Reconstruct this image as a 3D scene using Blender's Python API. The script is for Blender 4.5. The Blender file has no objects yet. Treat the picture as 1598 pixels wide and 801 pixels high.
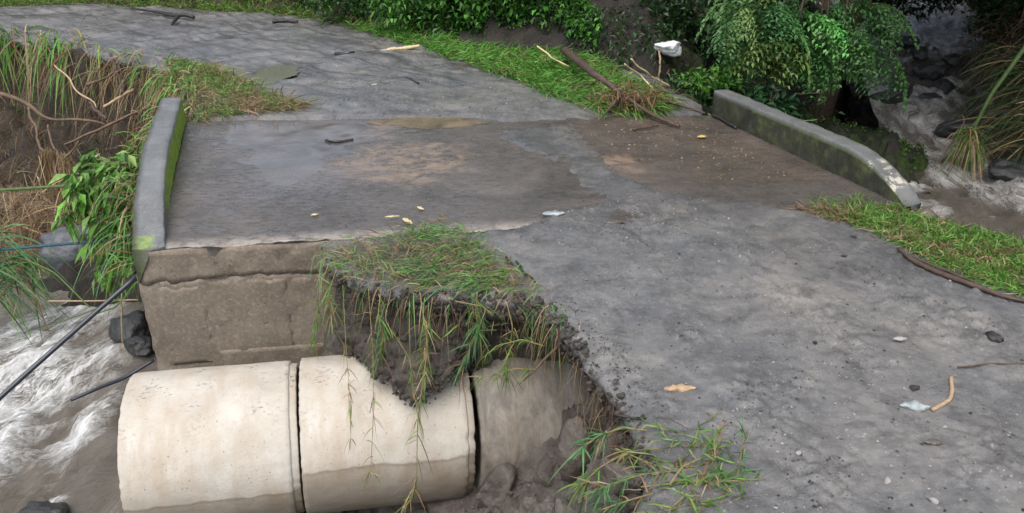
import bpy, math, numpy as np
from mathutils import Vector
S = bpy.context.scene
COL = S.collection
# ------------------------------------------------------------------ camera, sky, sun, exposure
FPX, CX, CY, CAMH = 1254.0, 799.0, 400.5, 2.2
PITCH = math.radians(25)
cam = bpy.data.cameras.new('camera'); camo = bpy.data.objects.new('camera', cam); COL.objects.link(camo)
camo.location = (0, 0, CAMH); camo.rotation_euler = (math.radians(90) - PITCH, 0, 0)
cam.sensor_width = 36; cam.lens = 36 * FPX / 1598; cam.clip_end = 300; cam.clip_start = 0.05
S.camera = camo
SUN_EL, SUN_AZ = math.radians(64), math.radians(195)     # azimuth measured from +Y towards +X
w = bpy.data.worlds.new('World'); S.world = w; w.use_nodes = True
nt = w.node_tree; bg = nt.nodes['Background']
sky = nt.nodes.new('ShaderNodeTexSky'); sky.sky_type = 'NISHITA'; sky.sun_disc = False
sky.sun_elevation = SUN_EL; sky.sun_rotation = SUN_AZ
sky.air_density = 1.0; sky.dust_density = 3.0; sky.ozone_density = 1.0
hs = nt.nodes.new('ShaderNodeHueSaturation'); hs.inputs['Saturation'].default_value = .6      # flat grey overcast
nt.links.new(sky.outputs[0], hs.inputs['Color']); nt.links.new(hs.outputs[0], bg.inputs[0]); bg.inputs[1].default_value = 0.15
sl = bpy.data.lights.new('sun', 'SUN'); sl.energy = 1.2; sl.angle = math.radians(60); sl.color = (1, .97, .93)
so = bpy.data.objects.new('sun', sl); COL.objects.link(so)
sd = Vector((math.sin(SUN_AZ) * math.cos(SUN_EL), math.cos(SUN_AZ) * math.cos(SUN_EL), math.sin(SUN_EL)))
so.rotation_euler = (-sd).to_track_quat('-Z', 'Y').to_euler(); so.location = (0, 0, 20)
S.view_settings.view_transform = 'Standard'; S.view_settings.look = 'None'
S.view_settings.exposure = 0.95; S.view_settings.gamma = 1

# ------------------------------------------------------------------ helpers
rng = np.random.default_rng(7)
cP, sP = math.cos(PITCH), math.sin(PITCH)
def W(px, py, z=0.0):                       # where the sight line through a pixel meets the level z
    u = (px - CX) / FPX; v = (py - CY) / FPX; t = (CAMH - z) / (sP + v * cP)
    return np.array([u * t, t * (cP - v * sP), z])
def WY(px, py, Y):                          # the same at a distance Y in front of the camera
    u = (px - CX) / FPX; v = (py - CY) / FPX; t = Y / (cP - v * sP)
    return np.array([u * t, Y, CAMH - t * (sP + v * cP)])
def _h(ix, iy, iz, seed):
    n = (ix.astype(np.int64) * 374761393 + iy.astype(np.int64) * 668265263 + iz.astype(np.int64) * 1274126177 + seed * 974711) & 0xffffffff
    n = ((n ^ (n >> 13)) * 1274126177) & 0xffffffff
    n = ((n ^ (n >> 16)) * 2246822519) & 0xffffffff
    return ((n ^ (n >> 15)) & 0xffffff) / float(0xffffff)
def noise(x, y, z=0.0, seed=0):
    x = np.asarray(x, float); y = np.asarray(y, float); z = np.zeros_like(x) + z
    x0, y0, z0 = np.floor(x), np.floor(y), np.floor(z)
    fx, fy, fz = x - x0, y - y0, z - z0
    fx = fx*fx*(3-2*fx); fy = fy*fy*(3-2*fy); fz = fz*fz*(3-2*fz)
    r = 0
    for a in (0, 1):
        for b in (0, 1):
            for c in (0, 1):
                r = r + (fx if a else 1-fx) * (fy if b else 1-fy) * (fz if c else 1-fz) * _h(x0+a, y0+b, z0+c, seed)
    return r * 2 - 1
def fbm(x, y, z=0.0, oct=4, seed=0, gain=.5):
    a, f, r = 1.0, 1.0, 0
    for k in range(oct):
        r = r + a * noise(np.asarray(x)*f, np.asarray(y)*f, np.asarray(z)*f, seed + k*13); a *= gain; f *= 2.03
    return r
def sm(a, b, x):
    t = np.clip((np.asarray(x, float) - a) / (b - a), 0, 1); return t*t*(3-2*t)
def sdf(x, y, poly):                        # signed distance, positive outside
    x = np.asarray(x, float); y = np.asarray(y, float)
    d = np.full(x.shape, 1e18); ins = np.zeros(x.shape, bool)
    P = np.asarray(poly, float)[:, :2]; n = len(P)
    for i in range(n):
        a, b = P[i], P[(i+1) % n]; e = b - a
        t = np.clip(((x-a[0])*e[0] + (y-a[1])*e[1]) / (e @ e + 1e-12), 0, 1)
        d = np.minimum(d, (x-a[0]-t*e[0])**2 + (y-a[1]-t*e[1])**2)
        cnd = (a[1] > y) != (b[1] > y)
        ins ^= cnd & (x < (b[0]-a[0]) * (y-a[1]) / (b[1]-a[1] + 1e-12) + a[0])
    d = np.sqrt(d); return np.where(ins, -d, d)
def mesh(name, V, F, mat=None, parent=None, smooth=True, cols=None, attrs=None, vecs=None):
    V = np.ascontiguousarray(V, dtype=np.float32); me = bpy.data.meshes.new(name)
    if isinstance(F, np.ndarray): Fs = [F]
    else: Fs = [np.asarray(f) for f in F if len(f)]
    me.vertices.add(len(V)); me.vertices.foreach_set('co', V.ravel())
    tot = sum(f.size for f in Fs); npoly = sum(len(f) for f in Fs)
    me.loops.add(tot); me.polygons.add(npoly)
    me.loops.foreach_set('vertex_index', np.concatenate([f.ravel() for f in Fs]).astype(np.int32))
    cnt = np.concatenate([np.full(len(f), f.shape[1]) for f in Fs]); st = np.concatenate([[0], np.cumsum(cnt)[:-1]])
    me.polygons.foreach_set('loop_start', st.astype(np.int32))
    me.polygons.foreach_set('use_smooth', np.full(npoly, smooth))
    me.update(calc_edges=True); me.validate()
    if cols is not None:
        a = me.color_attributes.new('col', 'FLOAT_COLOR', 'POINT')
        c = np.ones((len(V), 4), np.float32); c[:, :3] = cols; a.data.foreach_set('color', c.ravel())
    for k, v in (attrs or {}).items():
        a = me.attributes.new(k, 'FLOAT', 'POINT'); a.data.foreach_set('value', np.asarray(v, np.float32))
    for k, v in (vecs or {}).items():
        a = me.attributes.new(k, 'FLOAT_VECTOR', 'POINT'); a.data.foreach_set('vector', np.ascontiguousarray(v, np.float32).ravel())
    o = bpy.data.objects.new(name, me); COL.objects.link(o)
    if mat: me.materials.append(mat)
    if parent: o.parent = parent
    return o
def tag(o, label=None, cat=None, group=None, kind=None):
    if label: o['label'] = label
    if cat: o['category'] = cat
    if group: o['group'] = group
    if kind: o['kind'] = kind
    return o
def empty(name, loc=(0, 0, 0)):
    o = bpy.data.objects.new(name, None); COL.objects.link(o); o.location = loc; o.empty_display_size = .1; return o
def gridfaces(nr, nc, wrap=False):
    i = np.arange(nr-1)[:, None]; j = np.arange(nc if wrap else nc-1)[None, :]; j2 = (j+1) % nc
    return np.stack([i*nc+j, i*nc+j2, (i+1)*nc+j2, (i+1)*nc+j], -1).reshape(-1, 4)
def resample(P, n):
    P = np.asarray(P, float); d = np.concatenate([[0], np.cumsum(np.linalg.norm(np.diff(P, axis=0), axis=1))])
    s = np.linspace(0, d[-1], n); return np.stack([np.interp(s, d, P[:, k]) for k in range(P.shape[1])], 1)
def smooth_path(P, n):
    P = resample(P, n)
    for _ in range(max(1, n // 12)):
        P[1:-1] = .25*P[:-2] + .5*P[1:-1] + .25*P[2:]
    return P
def tube_vf(P, r, ns=7, wob=0.0, seed=0):
    P = np.asarray(P, float); n = len(P); r = np.broadcast_to(np.asarray(r, float), (n,)) if np.ndim(r) == 0 else np.interp(np.linspace(0, 1, n), np.linspace(0, 1, len(r)), r)
    T = np.gradient(P, axis=0); T /= np.linalg.norm(T, axis=1)[:, None] + 1e-9
    up = np.array([0, 0, 1.]) if abs(T[0, 2]) < .9 else np.array([1., 0, 0])
    A = np.cross(T, up); A /= np.linalg.norm(A, axis=1)[:, None] + 1e-9; B = np.cross(T, A)
    ang = np.linspace(0, 2*np.pi, ns, endpoint=False)
    rr = r[:, None] * np.ones(ns)
    if wob: rr = rr * (1 + wob * noise(np.arange(n)[:, None]*.7 + 0*ang, 2.1*ang[None, :] + np.zeros((n, 1)), seed*3.3, seed))
    V = P[:, None, :] + rr[:, :, None] * (np.cos(ang)[None, :, None]*A[:, None, :] + np.sin(ang)[None, :, None]*B[:, None, :])
    V = V.reshape(-1, 3); F = gridfaces(n, ns, True)
    V = np.vstack([V, P[0], P[-1]]); k = np.arange(ns); k2 = (k+1) % ns
    caps = np.concatenate([np.stack([k2, k, np.full(ns, n*ns)], 1), np.stack([(n-1)*ns+k, (n-1)*ns+k2, np.full(ns, n*ns+1)], 1)])
    return V, F, caps
class Bag:                                   # collects pieces of one thing into one mesh
    def __init__(s): s.V = []; s.F = {}; s.C = []; s.n = 0
    def add(s, V, *Fs, col=None):
        V = np.asarray(V, float); s.V.append(V)
        for F in Fs:
            F = np.asarray(F); s.F.setdefault(F.shape[1], []).append(F + s.n)
        s.C.append(np.broadcast_to(np.asarray(col if col is not None else (1, 1, 1), float), (len(V), 3))); s.n += len(V)
    def build(s, name, mat, parent=None, smooth=True):
        return mesh(name, np.vstack(s.V), [np.vstack(f) for f in s.F.values()], mat, parent, smooth, np.vstack(s.C))
def tube(name, P, r, mat, n=24, ns=7, wob=.25, parent=None, seed=0, sm_=True):
    V, F, c = tube_vf(smooth_path(P, n) if sm_ else resample(P, n), r, ns, wob, seed)
    return mesh(name, V, [F, c], mat, parent)
def blades_vf(P, D, L, Wd, droop, col, nseg=3, zmin=None, tipcol=None):
    P = np.asarray(P, float); n = len(P); D = D / (np.linalg.norm(D, axis=1)[:, None] + 1e-9)
    s = np.linspace(0, 1, nseg+1)[None, :, None]
    C = P[:, None, :] + D[:, None, :]*s*L[:, None, None]
    C = C + np.array([0, 0, -1.])*(droop*L)[:, None, None]*s**2
    if zmin is not None:
        zm = zmin(C[..., 0], C[..., 1]) if callable(zmin) else zmin
        C[..., 2] = np.maximum(C[..., 2], zm + .004 + .02*rng.random((n, 1)))
    sd_ = np.cross(D, np.array([0, 0, 1.])); sd_ += rng.normal(size=(n, 3))*.45
    sd_ /= np.linalg.norm(sd_, axis=1)[:, None] + 1e-9
    wid = np.array([.75, 1., .8, .12]) if nseg == 3 else np.interp(np.linspace(0, 1, nseg+1), [0, .3, .7, 1], [.7, 1, .75, .1])
    off = sd_[:, None, :]*(Wd[:, None]*wid[None, :]*.5)[:, :, None]
    V = np.stack([C-off, C+off], 2).reshape(-1, 3)
    b = (np.arange(n)*(nseg+1)*2)[:, None] + (np.arange(nseg)*2)[None, :]
    F = np.stack([b, b+1, b+3, b+2], -1).reshape(-1, 4)
    cc = np.repeat(col[:, None, :], (nseg+1)*2, 1)
    if tipcol is not None:
        f = np.repeat(np.linspace(0, 1, nseg+1)**2, 2)[None, :, None]; cc = cc*(1-f*.6) + tipcol[:, None, :]*f*.6
    return V, F, cc.reshape(-1, 3)
def leaves_vf(P, D, L, Wd, col, fold=.25):
    n = len(P); D = D/(np.linalg.norm(D, axis=1)[:, None]+1e-9)
    sd_ = np.cross(D, np.array([0, 0, 1.])) + rng.normal(size=(n, 3))*.35; sd_ /= np.linalg.norm(sd_, axis=1)[:, None]+1e-9
    nn = np.cross(sd_, D); L = L[:, None]; Wd = Wd[:, None]
    mid = P + D*L*.45; tip = P + D*L - np.array([0, 0, 1.])*L*.18
    V = np.stack([P, mid+sd_*Wd*.5+nn*Wd*fold, tip, mid-sd_*Wd*.5+nn*Wd*fold], 1).reshape(-1, 3)
    b = np.arange(n)*4; F = np.concatenate([np.stack([b, b+1, b+2], 1), np.stack([b, b+2, b+3], 1)])
    return V, F, np.repeat(col, 4, 0)
def pick(n, pal, var=.25):
    pal = np.asarray(pal, float); c = pal[rng.integers(0, len(pal), n)]
    return np.clip(c*(1+var*rng.normal(size=(n, 1))) * (1+.08*rng.normal(size=(n, 3))), .004, .9)
def inpoly(n, poly):
    P = np.asarray(poly, float)[:, :2]; lo, hi = P.min(0), P.max(0); out = np.zeros((0, 2))
    while len(out) < n:
        q = lo + (hi-lo)*rng.random((n*3, 2)); out = np.vstack([out, q[sdf(q[:, 0], q[:, 1], P) < 0]])
    return out[:n]
def wp(px, z=0.0): return np.array([W(a, b, z) for a, b in px])

# ------------------------------------------------------------------ materials
class NT:
    def __init__(s, name, rough=.8, spec=.4):
        s.m = bpy.data.materials.new(name); s.m.use_nodes = True; s.t = s.m.node_tree; s.b = s.t.nodes['Principled BSDF']
        s.b.inputs['Roughness'].default_value = rough; s.b.inputs['Specular IOR Level'].default_value = spec
        s.co = s.t.nodes.new('ShaderNodeTexCoord').outputs['Object']
    def n(s, typ, **kw):
        x = s.t.nodes.new('ShaderNode'+typ)
        for k, v in kw.items():
            if hasattr(v, 'links') or isinstance(v, bpy.types.NodeSocket): s.t.links.new(v, x.inputs[k])
            elif k in x.inputs: x.inputs[k].default_value = v
            else: setattr(x, k, v)
        return x
    def scaled(s, sc):
        x = s.n('Mapping'); s.t.links.new(s.co, x.inputs[0]); x.inputs['Scale'].default_value = sc; return x.outputs[0]
    def noise(s, scale, detail=4, rough=.55, dist=0, vec=None):
        x = s.n('TexNoise', Scale=scale, Detail=detail, Roughness=rough, Distortion=dist); s.t.links.new(vec or s.co, x.inputs['Vector']); return x.outputs[0]
    def vor(s, scale, feature='F1', rnd=1, vec=None):
        x = s.n('TexVoronoi', Scale=scale, Randomness=rnd); x.feature = feature; s.t.links.new(vec or s.co, x.inputs['Vector']); return x
    def ramp(s, f, stops):
        x = s.n('ValToRGB'); s.t.links.new(f, x.inputs[0]); e = x.color_ramp.elements
        while len(e) < len(stops): e.new(.5)
        for q, (p, c) in zip(e, stops):
            q.position = p; q.color = (*c, 1) if not np.isscalar(c) else (c, c, c, 1)
        return x.outputs[0]
    def mix(s, f, a, b, mode='MIX'):
        x = s.n('Mix', data_type='RGBA', blend_type=mode)
        for i, v in ((0, f), (6, a), (7, b)):
            if isinstance(v, bpy.types.NodeSocket): s.t.links.new(v, x.inputs[i])
            elif i == 0: x.inputs[i].default_value = v
            else: x.inputs[i].default_value = (*v, 1) if not np.isscalar(v) else (v, v, v, 1)
        return x.outputs[2]
    def math(s, op, a, b=0.0):
        x = s.n('Math', operation=op)
        for i, v in ((0, a), (1, b)):
            if isinstance(v, bpy.types.NodeSocket): s.t.links.new(v, x.inputs[i])
            else: x.inputs[i].default_value = v
        return x.outputs[0]
    def attr(s, name): return s.n('Attribute', attribute_name=name)
    def sep(s):
        x = s.n('SeparateXYZ'); s.t.links.new(s.co, x.inputs[0]); return x.outputs
    def out(s, col=None, rough=None, height=None, bs=.4, bd=.02):
        if col is not None: s.t.links.new(col, s.b.inputs['Base Color'])
        if rough is not None: s.t.links.new(rough, s.b.inputs['Roughness'])
        if height is not None:
            x = s.n('Bump', Strength=bs, Distance=bd); s.t.links.new(height, x.inputs['Height']); s.t.links.new(x.outputs[0], s.b.inputs['Normal'])
        return s.m
def m_road():
    t = NT('grey_volcanic_mud', .5, .5)
    big = t.noise(.8, 6, .65, .5); fine = t.noise(34, 6, .75); med = t.noise(5, 7, .7, .4)
    c = t.ramp(big, [(.3, (0.094, 0.095, 0.096)), (.48, (0.130, 0.128, 0.124)), (.62, (0.171, 0.161, 0.147)), (.75, (0.219, 0.198, 0.169))])
    c = t.mix(t.ramp(med, [(.36, .8), (.52, 0.)]), c, (0.073, 0.072, 0.070))
    c = t.mix(t.ramp(med, [(.55, 0.), (.7, .6)]), c, (0.244, 0.223, 0.194))
    c = t.mix(t.ramp(fine, [(.54, .0), (.72, .5)]), c, (0.276, 0.260, 0.234))
    c = t.mix(t.ramp(fine, [(.3, .6), (.42, 0.)]), c, (0.058, 0.055, 0.051))
    sx = t.n('VectorRotate', rotation_type='Z_AXIS', Angle=.62); t.t.links.new(t.co, sx.inputs['Vector']); mp = t.n('Mapping'); t.t.links.new(sx.outputs[0], mp.inputs[0]); mp.inputs['Scale'].default_value = (.5, 3.2, 1)
    far = t.attr('far').outputs['Fac']; rut = t.noise(1.6, 6, .7, .6, vec=mp.outputs[0])  # rut shading put into the far mud colour as dark and pale streaks
    c = t.mix(t.math('MULTIPLY', far, t.ramp(rut, [(.40, .85), (.52, 0.)])), c, (0.045, 0.043, 0.042))
    c = t.mix(t.math('MULTIPLY', far, t.ramp(rut, [(.58, 0.), (.7, .5)])), c, (0.244, 0.231, 0.208))
    for sc, lo in ((95, .80), (48, .88)):
        v = t.vor(sc); g = t.math('MULTIPLY', t.ramp(v.outputs['Distance'], [(.16, 1.), (.32, 0.)]), t.ramp(v.outputs['Color'], [(lo, 0.), (lo+.04, 1.)]))
        g = t.math('MULTIPLY', g, t.ramp(t.noise(2.2, 4, .6), [(.4, .1), (.6, 1.)]))
        c = t.mix(g, c, t.ramp(t.noise(60, 0), [(.35, (0.357, 0.287, 0.223)), (.6, (0.650, 0.598, 0.524))]))
    dk = t.vor(30); d2 = t.math('MULTIPLY', t.ramp(dk.outputs['Distance'], [(.1, 1.), (.34, 0.)]), t.ramp(dk.outputs['Color'], [(.78, 0.), (.84, .85)]))
    c = t.mix(d2, c, (0.039, 0.035, 0.032))
    wet = t.attr('wet').outputs['Fac']
    c = t.mix(t.math('MULTIPLY', wet, .5), c, t.mix(1., c, (.55, .53, .52), 'MULTIPLY'))
    r = t.ramp(t.noise(2.4, 7, .72, .6), [(.3, .17), (.5, .32), (.7, .50)])
    r = t.mix(wet, r, (.14, .14, .14))
    hh = t.math('ADD', t.noise(70, 6, .8), t.math('MULTIPLY', t.noise(16, 6, .75), 1.1)); hh = t.math('SUBTRACT', hh, t.math('MULTIPLY', d2, .8))
    hh = t.math('MULTIPLY', hh, t.ramp(t.noise(1.9, 5, .6), [(.42, .22), (.6, 1.)]))
    return t.out(c, r, hh, .6, .014)
def m_deck():
    t = NT('wet_bridge_concrete', .3, .5)
    c = t.ramp(t.noise(1.6, 6, .62, .6), [(.3, (.042, .037, .032)), (.46, (.066, .058, .050)), (.6, (.09, .078, .067)), (.75, (.125, .107, .09))])
    c = t.mix(t.ramp(t.noise(30, 5, .7), [(.45, 0.), (.8, .5)]), c, (.14, .122, .105)); c = t.mix(t.ramp(t.noise(6, 7, .75, 1., vec=t.scaled((1, 1.8, 1))), [(.58, 0.), (.68, .45)]), c, (.15, .135, .12))
    sand = t.math('MULTIPLY', t.attr('sand').outputs['Fac'], t.ramp(t.noise(7, 6, .7, .8), [(.4, .0), (.62, 1.)]))
    c = t.mix(sand, c, (.21, .155, .11))
    br = t.attr('brown').outputs['Fac']
    c = t.mix(t.math('MULTIPLY', br, .42), c, t.mix(1., c, (1.0, .78, .6), 'MULTIPLY'))
    v = t.vor(48); g = t.math('MULTIPLY', t.ramp(v.outputs['Distance'], [(.14, 1.), (.3, 0.)]), t.ramp(v.outputs['Color'], [(.8, 0.), (.84, 1.)]))
    g = t.math('MULTIPLY', g, t.math('MAXIMUM', br, .12)); c = t.mix(g, c, (.32, .27, .2))
    edge = t.attr('edge').outputs['Fac']
    c = t.mix(t.math('MULTIPLY', edge, t.ramp(t.noise(11, 5, .7), [(.35, .1), (.55, 1.)])), c, (.25, .22, .185))
    wet = t.attr('wet').outputs['Fac']
    r = t.ramp(t.noise(4.2, 7, .75, .6, vec=t.scaled((1, 2.0, 1))), [(.36, .07), (.47, .26), (.56, .5)])
    r = t.mix(wet, r, t.ramp(t.noise(3, 5, .6, .5), [(.4, .10), (.65, .24)])); r = t.mix(sand, r, (.5, .5, .5)); fk = t.ramp(t.noise(10, 6, .75, .5, vec=t.scaled((1, 2.6, 1))), [(.54, 0.), (.60, 1.)]); r = t.mix(fk, r, (.09, .09, .09))
    hh = t.math('ADD', t.noise(45, 5, .7), t.noise(9, 4))
    st = t.math('SUBTRACT', 1.0, wet)
    return t.out(c, r, t.math('MULTIPLY', hh, t.math('MULTIPLY', st, t.math('SUBTRACT', 1.0, fk))), .45, .006)
def m_wall():
    t = NT('board_formed_concrete', .75, .3)
    x = t.sep()
    c = t.ramp(t.noise(2.2, 6, .62, .4), [(.3, (.115, .092, .068)), (.55, (.18, .147, .111)), (.75, (.235, .195, .152))])
    streak = t.noise(3, 5, .6, vec=t.scaled((9, 9, .5)))
    c = t.mix(t.ramp(streak, [(.45, 0.), (.7, .55)]), c, (.15, .12, .09))
    c = t.mix(t.ramp(t.noise(40, 4), [(.5, 0.), (.8, .5)]), c, (.36, .31, .25))
    v = t.vor(34); p = t.math('MULTIPLY', t.ramp(v.outputs['Distance'], [(.08, 1.), (.2, 0.)]), t.ramp(v.outputs['Color'], [(.7, 0.), (.75, 1.)]))
    c = t.mix(p, c, (.07, .055, .045))
    hh = t.math('SUBTRACT', t.math('ADD', t.noise(50, 5, .7), t.noise(8, 4)), t.math('MULTIPLY', p, 1.5))
    return t.out(c, None, hh, .5, .01)
def m_parapet():
    t = NT('old_mossy_concrete', .6, .4)
    c = t.ramp(t.noise(4, 6, .65, .3), [(.3, (.085, .088, .085)), (.55, (.135, .138, .135)), (.75, (.19, .19, .18))])
    c = t.mix(t.ramp(t.noise(55, 4, .6), [(.45, 0.), (.75, .6)]), c, (.24, .24, .23))
    moss = t.attr('moss').outputs['Fac']; f = t.math('MULTIPLY', moss, t.ramp(t.noise(9, 6, .7), [(.3, .25), (.5, 1.)]))
    c = t.mix(f, c, t.ramp(t.noise(26, 5, .7), [(.3, (.09, .15, .012)), (.5, (.24, .37, .025)), (.7, (.40, .52, .06))]))
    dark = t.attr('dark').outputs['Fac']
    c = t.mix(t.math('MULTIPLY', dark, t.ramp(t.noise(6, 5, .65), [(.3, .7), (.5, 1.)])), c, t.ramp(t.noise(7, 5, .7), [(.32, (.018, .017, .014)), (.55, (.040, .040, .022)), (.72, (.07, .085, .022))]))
    chip = t.math('MULTIPLY', t.attr('chip').outputs['Fac'], t.ramp(t.noise(22, 5, .7), [(.48, 0.), (.53, 1.)])); c = t.mix(chip, c, (.42, .38, .30))
    return t.out(c, t.ramp(moss, [(0., .5), (1., .95)]), t.math('ADD', t.noise(70, 5, .75), t.math('MULTIPLY', f, t.noise(40, 5, .8))), .6, .012)
def m_pipe(name, muddy=0.0):
    t = NT(name, .7, .3)
    x = t.sep()
    c = t.ramp(t.noise(3, 6, .6, .3), [(.3, (.37, .33, .27)), (.55, (.475, .435, .37)), (.75, (.565, .535, .48))])
    c = t.mix(t.ramp(t.noise(2.2, 5, .6, .2, vec=t.scaled((3, 1, 1))), [(.45, 0.), (.7, .6)]), c, (.36, .275, .185))
    drip = t.noise(2.5, 5, .65, .2, vec=t.scaled((7, .7, .7))); c = t.mix(t.ramp(drip, [(.58, 0.), (.75, .22)]), c, (.30, .245, .185)); c = t.mix(t.ramp(t.noise(55, 5, .75), [(.5, 0.), (.75, .35)]), c, (.30, .25, .2))
    hgt = t.math('ADD', t.attr('damp').outputs['Fac'], t.math('MULTIPLY', t.math('SUBTRACT', t.noise(4, 5, .6), .5), .09))
    damp = t.ramp(t.math('ADD', hgt, .5), [(.494, 1.), (.506, 0.)])
    tide = t.ramp(t.math('ADD', hgt, .5), [(.478, 0.), (.497, 1.), (.51, 0.)])
    c = t.mix(damp, c, t.mix(1., c, (.72, .69, .66), 'MULTIPLY')); c = t.mix(t.math('MULTIPLY', tide, .5), c, (.18, .135, .09))
    v = t.vor(30); p = t.math('MULTIPLY', t.ramp(t.math('ADD', v.outputs['Distance'], t.math('MULTIPLY', t.noise(70, 3), .2)), [(.15, 1.), (.25, 0.)]), t.ramp(v.outputs['Color'], [(.3, 0.), (.8, 1.)]))
    p = t.math('MULTIPLY', p, t.ramp(t.noise(3.5, 3), [(.42, 0.), (.55, 1.)]))
    c = t.mix(t.math('MULTIPLY', p, .8), c, (.13, .10, .08))
    v2 = t.vor(75); p2 = t.math('MULTIPLY', t.ramp(v2.outputs['Distance'], [(.12, 1.), (.3, 0.)]), t.ramp(v2.outputs['Color'], [(.85, 0.), (.9, 1.)]))
    c = t.mix(p2, c, (.16, .13, .10))
    mf = t.math('MULTIPLY', t.attr('mud').outputs['Fac'], t.math('MULTIPLY', t.ramp(t.noise(34, 5, .7, 0, vec=t.scaled((1, 1.6, 1.6))), [(.54, 0.), (.6, 1.)]), t.ramp(t.noise(4.5, 3), [(.5, 0.), (.62, 1.)])))
    if muddy: mf = t.math('MAXIMUM', mf, t.math('MULTIPLY', t.ramp(t.noise(4, 6, .7, .5, vec=t.scaled((2.2, 1, .8))), [(.33, .35), (.6, 1.)]), muddy))
    c = t.mix(mf, c, t.ramp(t.noise(20, 4), [(.3, (.045, .04, .036)), (.7, (.10, .088, .075))]))
    hh = t.math('SUBTRACT', t.math('ADD', t.noise(60, 5, .7), t.math('MULTIPLY', t.noise(12, 4), 1.)), t.math('MULTIPLY', p, 3.))
    return t.out(c, t.ramp(t.math('MAXIMUM', mf, damp), [(0., .72), (1., .42)]), hh, .35, .008)
def m_soil(name, cols, rough=.62, bs=.9, bd=.03):
    t = NT(name, rough, .4)
    c = t.ramp(t.noise(5, 8, .7, .4), [(.3, cols[0]), (.5, cols[1]), (.7, cols[2])])
    v = t.vor(30); g = t.math('MULTIPLY', t.ramp(v.outputs['Distance'], [(.2, 1.), (.4, 0.)]), t.ramp(v.outputs['Color'], [(.8, 0.), (.86, .8)]))
    c = t.mix(g, c, t.mix(.5, c, (.22, .19, .16)))
    return t.out(c, t.ramp(t.noise(9, 4), [(.3, rough-.18), (.7, rough+.15)]), t.math('ADD', t.noise(22, 7, .75), t.math('MULTIPLY', t.noise(70, 4, .7), .4)), bs, bd)
def m_ground():
    t = NT('bank_earth', .75, .3)
    c = t.ramp(t.noise(2.4, 8, .7, .5), [(.3, (.016, .014, .012)), (.5, (.034, .029, .024)), (.7, (.062, .05, .038))])
    moss = t.math('MULTIPLY', t.attr('moss').outputs['Fac'], t.ramp(t.noise(5, 7, .7, .5), [(.45, 0.), (.6, 1.)]))
    c = t.mix(moss, c, t.ramp(t.noise(30, 5, .7), [(.3, (.012, .03, .004)), (.6, (.045, .085, .010)), (.8, (.09, .14, .02))]))
    red = t.attr('red').outputs['Fac']; c = t.mix(t.math('MULTIPLY', red, t.ramp(t.noise(3.5, 6, .7), [(.35, 0.), (.65, 1.)])), c, (.10, .06, .035))
    return t.out(c, None, t.math('ADD', t.noise(9, 8, .75), t.math('MULTIPLY', t.noise(35, 5, .7), .5)), 1., .06)
def m_water(name, body, foamc, vecscale):
    t = NT(name, .12, .5)
    f = t.attr('foam').outputs['Fac']
    fl = t.n('Mapping'); t.t.links.new(t.attr('flow').outputs['Vector'], fl.inputs[0]); fl.inputs['Scale'].default_value = vecscale; FV = fl.outputs[0]; n = t.noise(1.6, 8, .72, .7, vec=FV); lacy = t.noise(7.5, 8, .8, 1.5, vec=FV)
    k = t.math('MULTIPLY', f, t.math('ADD', t.ramp(n, [(.4, .0), (.62, .8)]), t.math('MULTIPLY', t.ramp(lacy, [(.46, 0.), (.58, 1.)]), .75)))
    k = t.ramp(k, [(.06, 0.), (.9, 1.)])
    c = t.mix(t.ramp(t.noise(1.2, 6, .65, .5, vec=FV), [(.3, 0.), (.7, 1.)]), body[0], body[1])
    c = t.mix(k, c, foamc)
    return t.out(c, t.ramp(k, [(0., .13), (.6, .65)]), t.math('ADD', t.math('MULTIPLY', t.noise(3, 7, .7, .6, vec=FV), 1.), t.math('MULTIPLY', lacy, .9)), .8, .06)
def m_col(name, rough=.6, spec=.3, trans=0.0, scale=30):
    t = NT(name, rough, spec)
    c = t.mix(1., t.attr('col').outputs['Color'], t.ramp(t.noise(scale, 3), [(.3, .72), (.7, 1.2)]), 'MULTIPLY')
    m = t.out(c)
    if trans:
        tr = t.n('BsdfTranslucent'); t.t.links.new(c, tr.inputs['Color']); mx = t.n('MixShader'); mx.inputs[0].default_value = trans
        t.t.links.new(t.b.outputs[0], mx.inputs[1]); t.t.links.new(tr.outputs[0], mx.inputs[2])
        t.t.links.new(mx.outputs[0], t.t.nodes['Material Output'].inputs[0])
    return m
def m_plain(name, a, b, rough=.6, spec=.4, scale=12, stretch=(1, 1, 1), bs=.5, bd=.01):
    t = NT(name, rough, spec); n = t.noise(scale, 6, .65, .3, vec=t.scaled(stretch))
    return t.out(t.ramp(n, [(.3, a), (.7, b)]), None, t.noise(scale*3, 5, .7, vec=t.scaled(stretch)), bs, bd)
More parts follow.
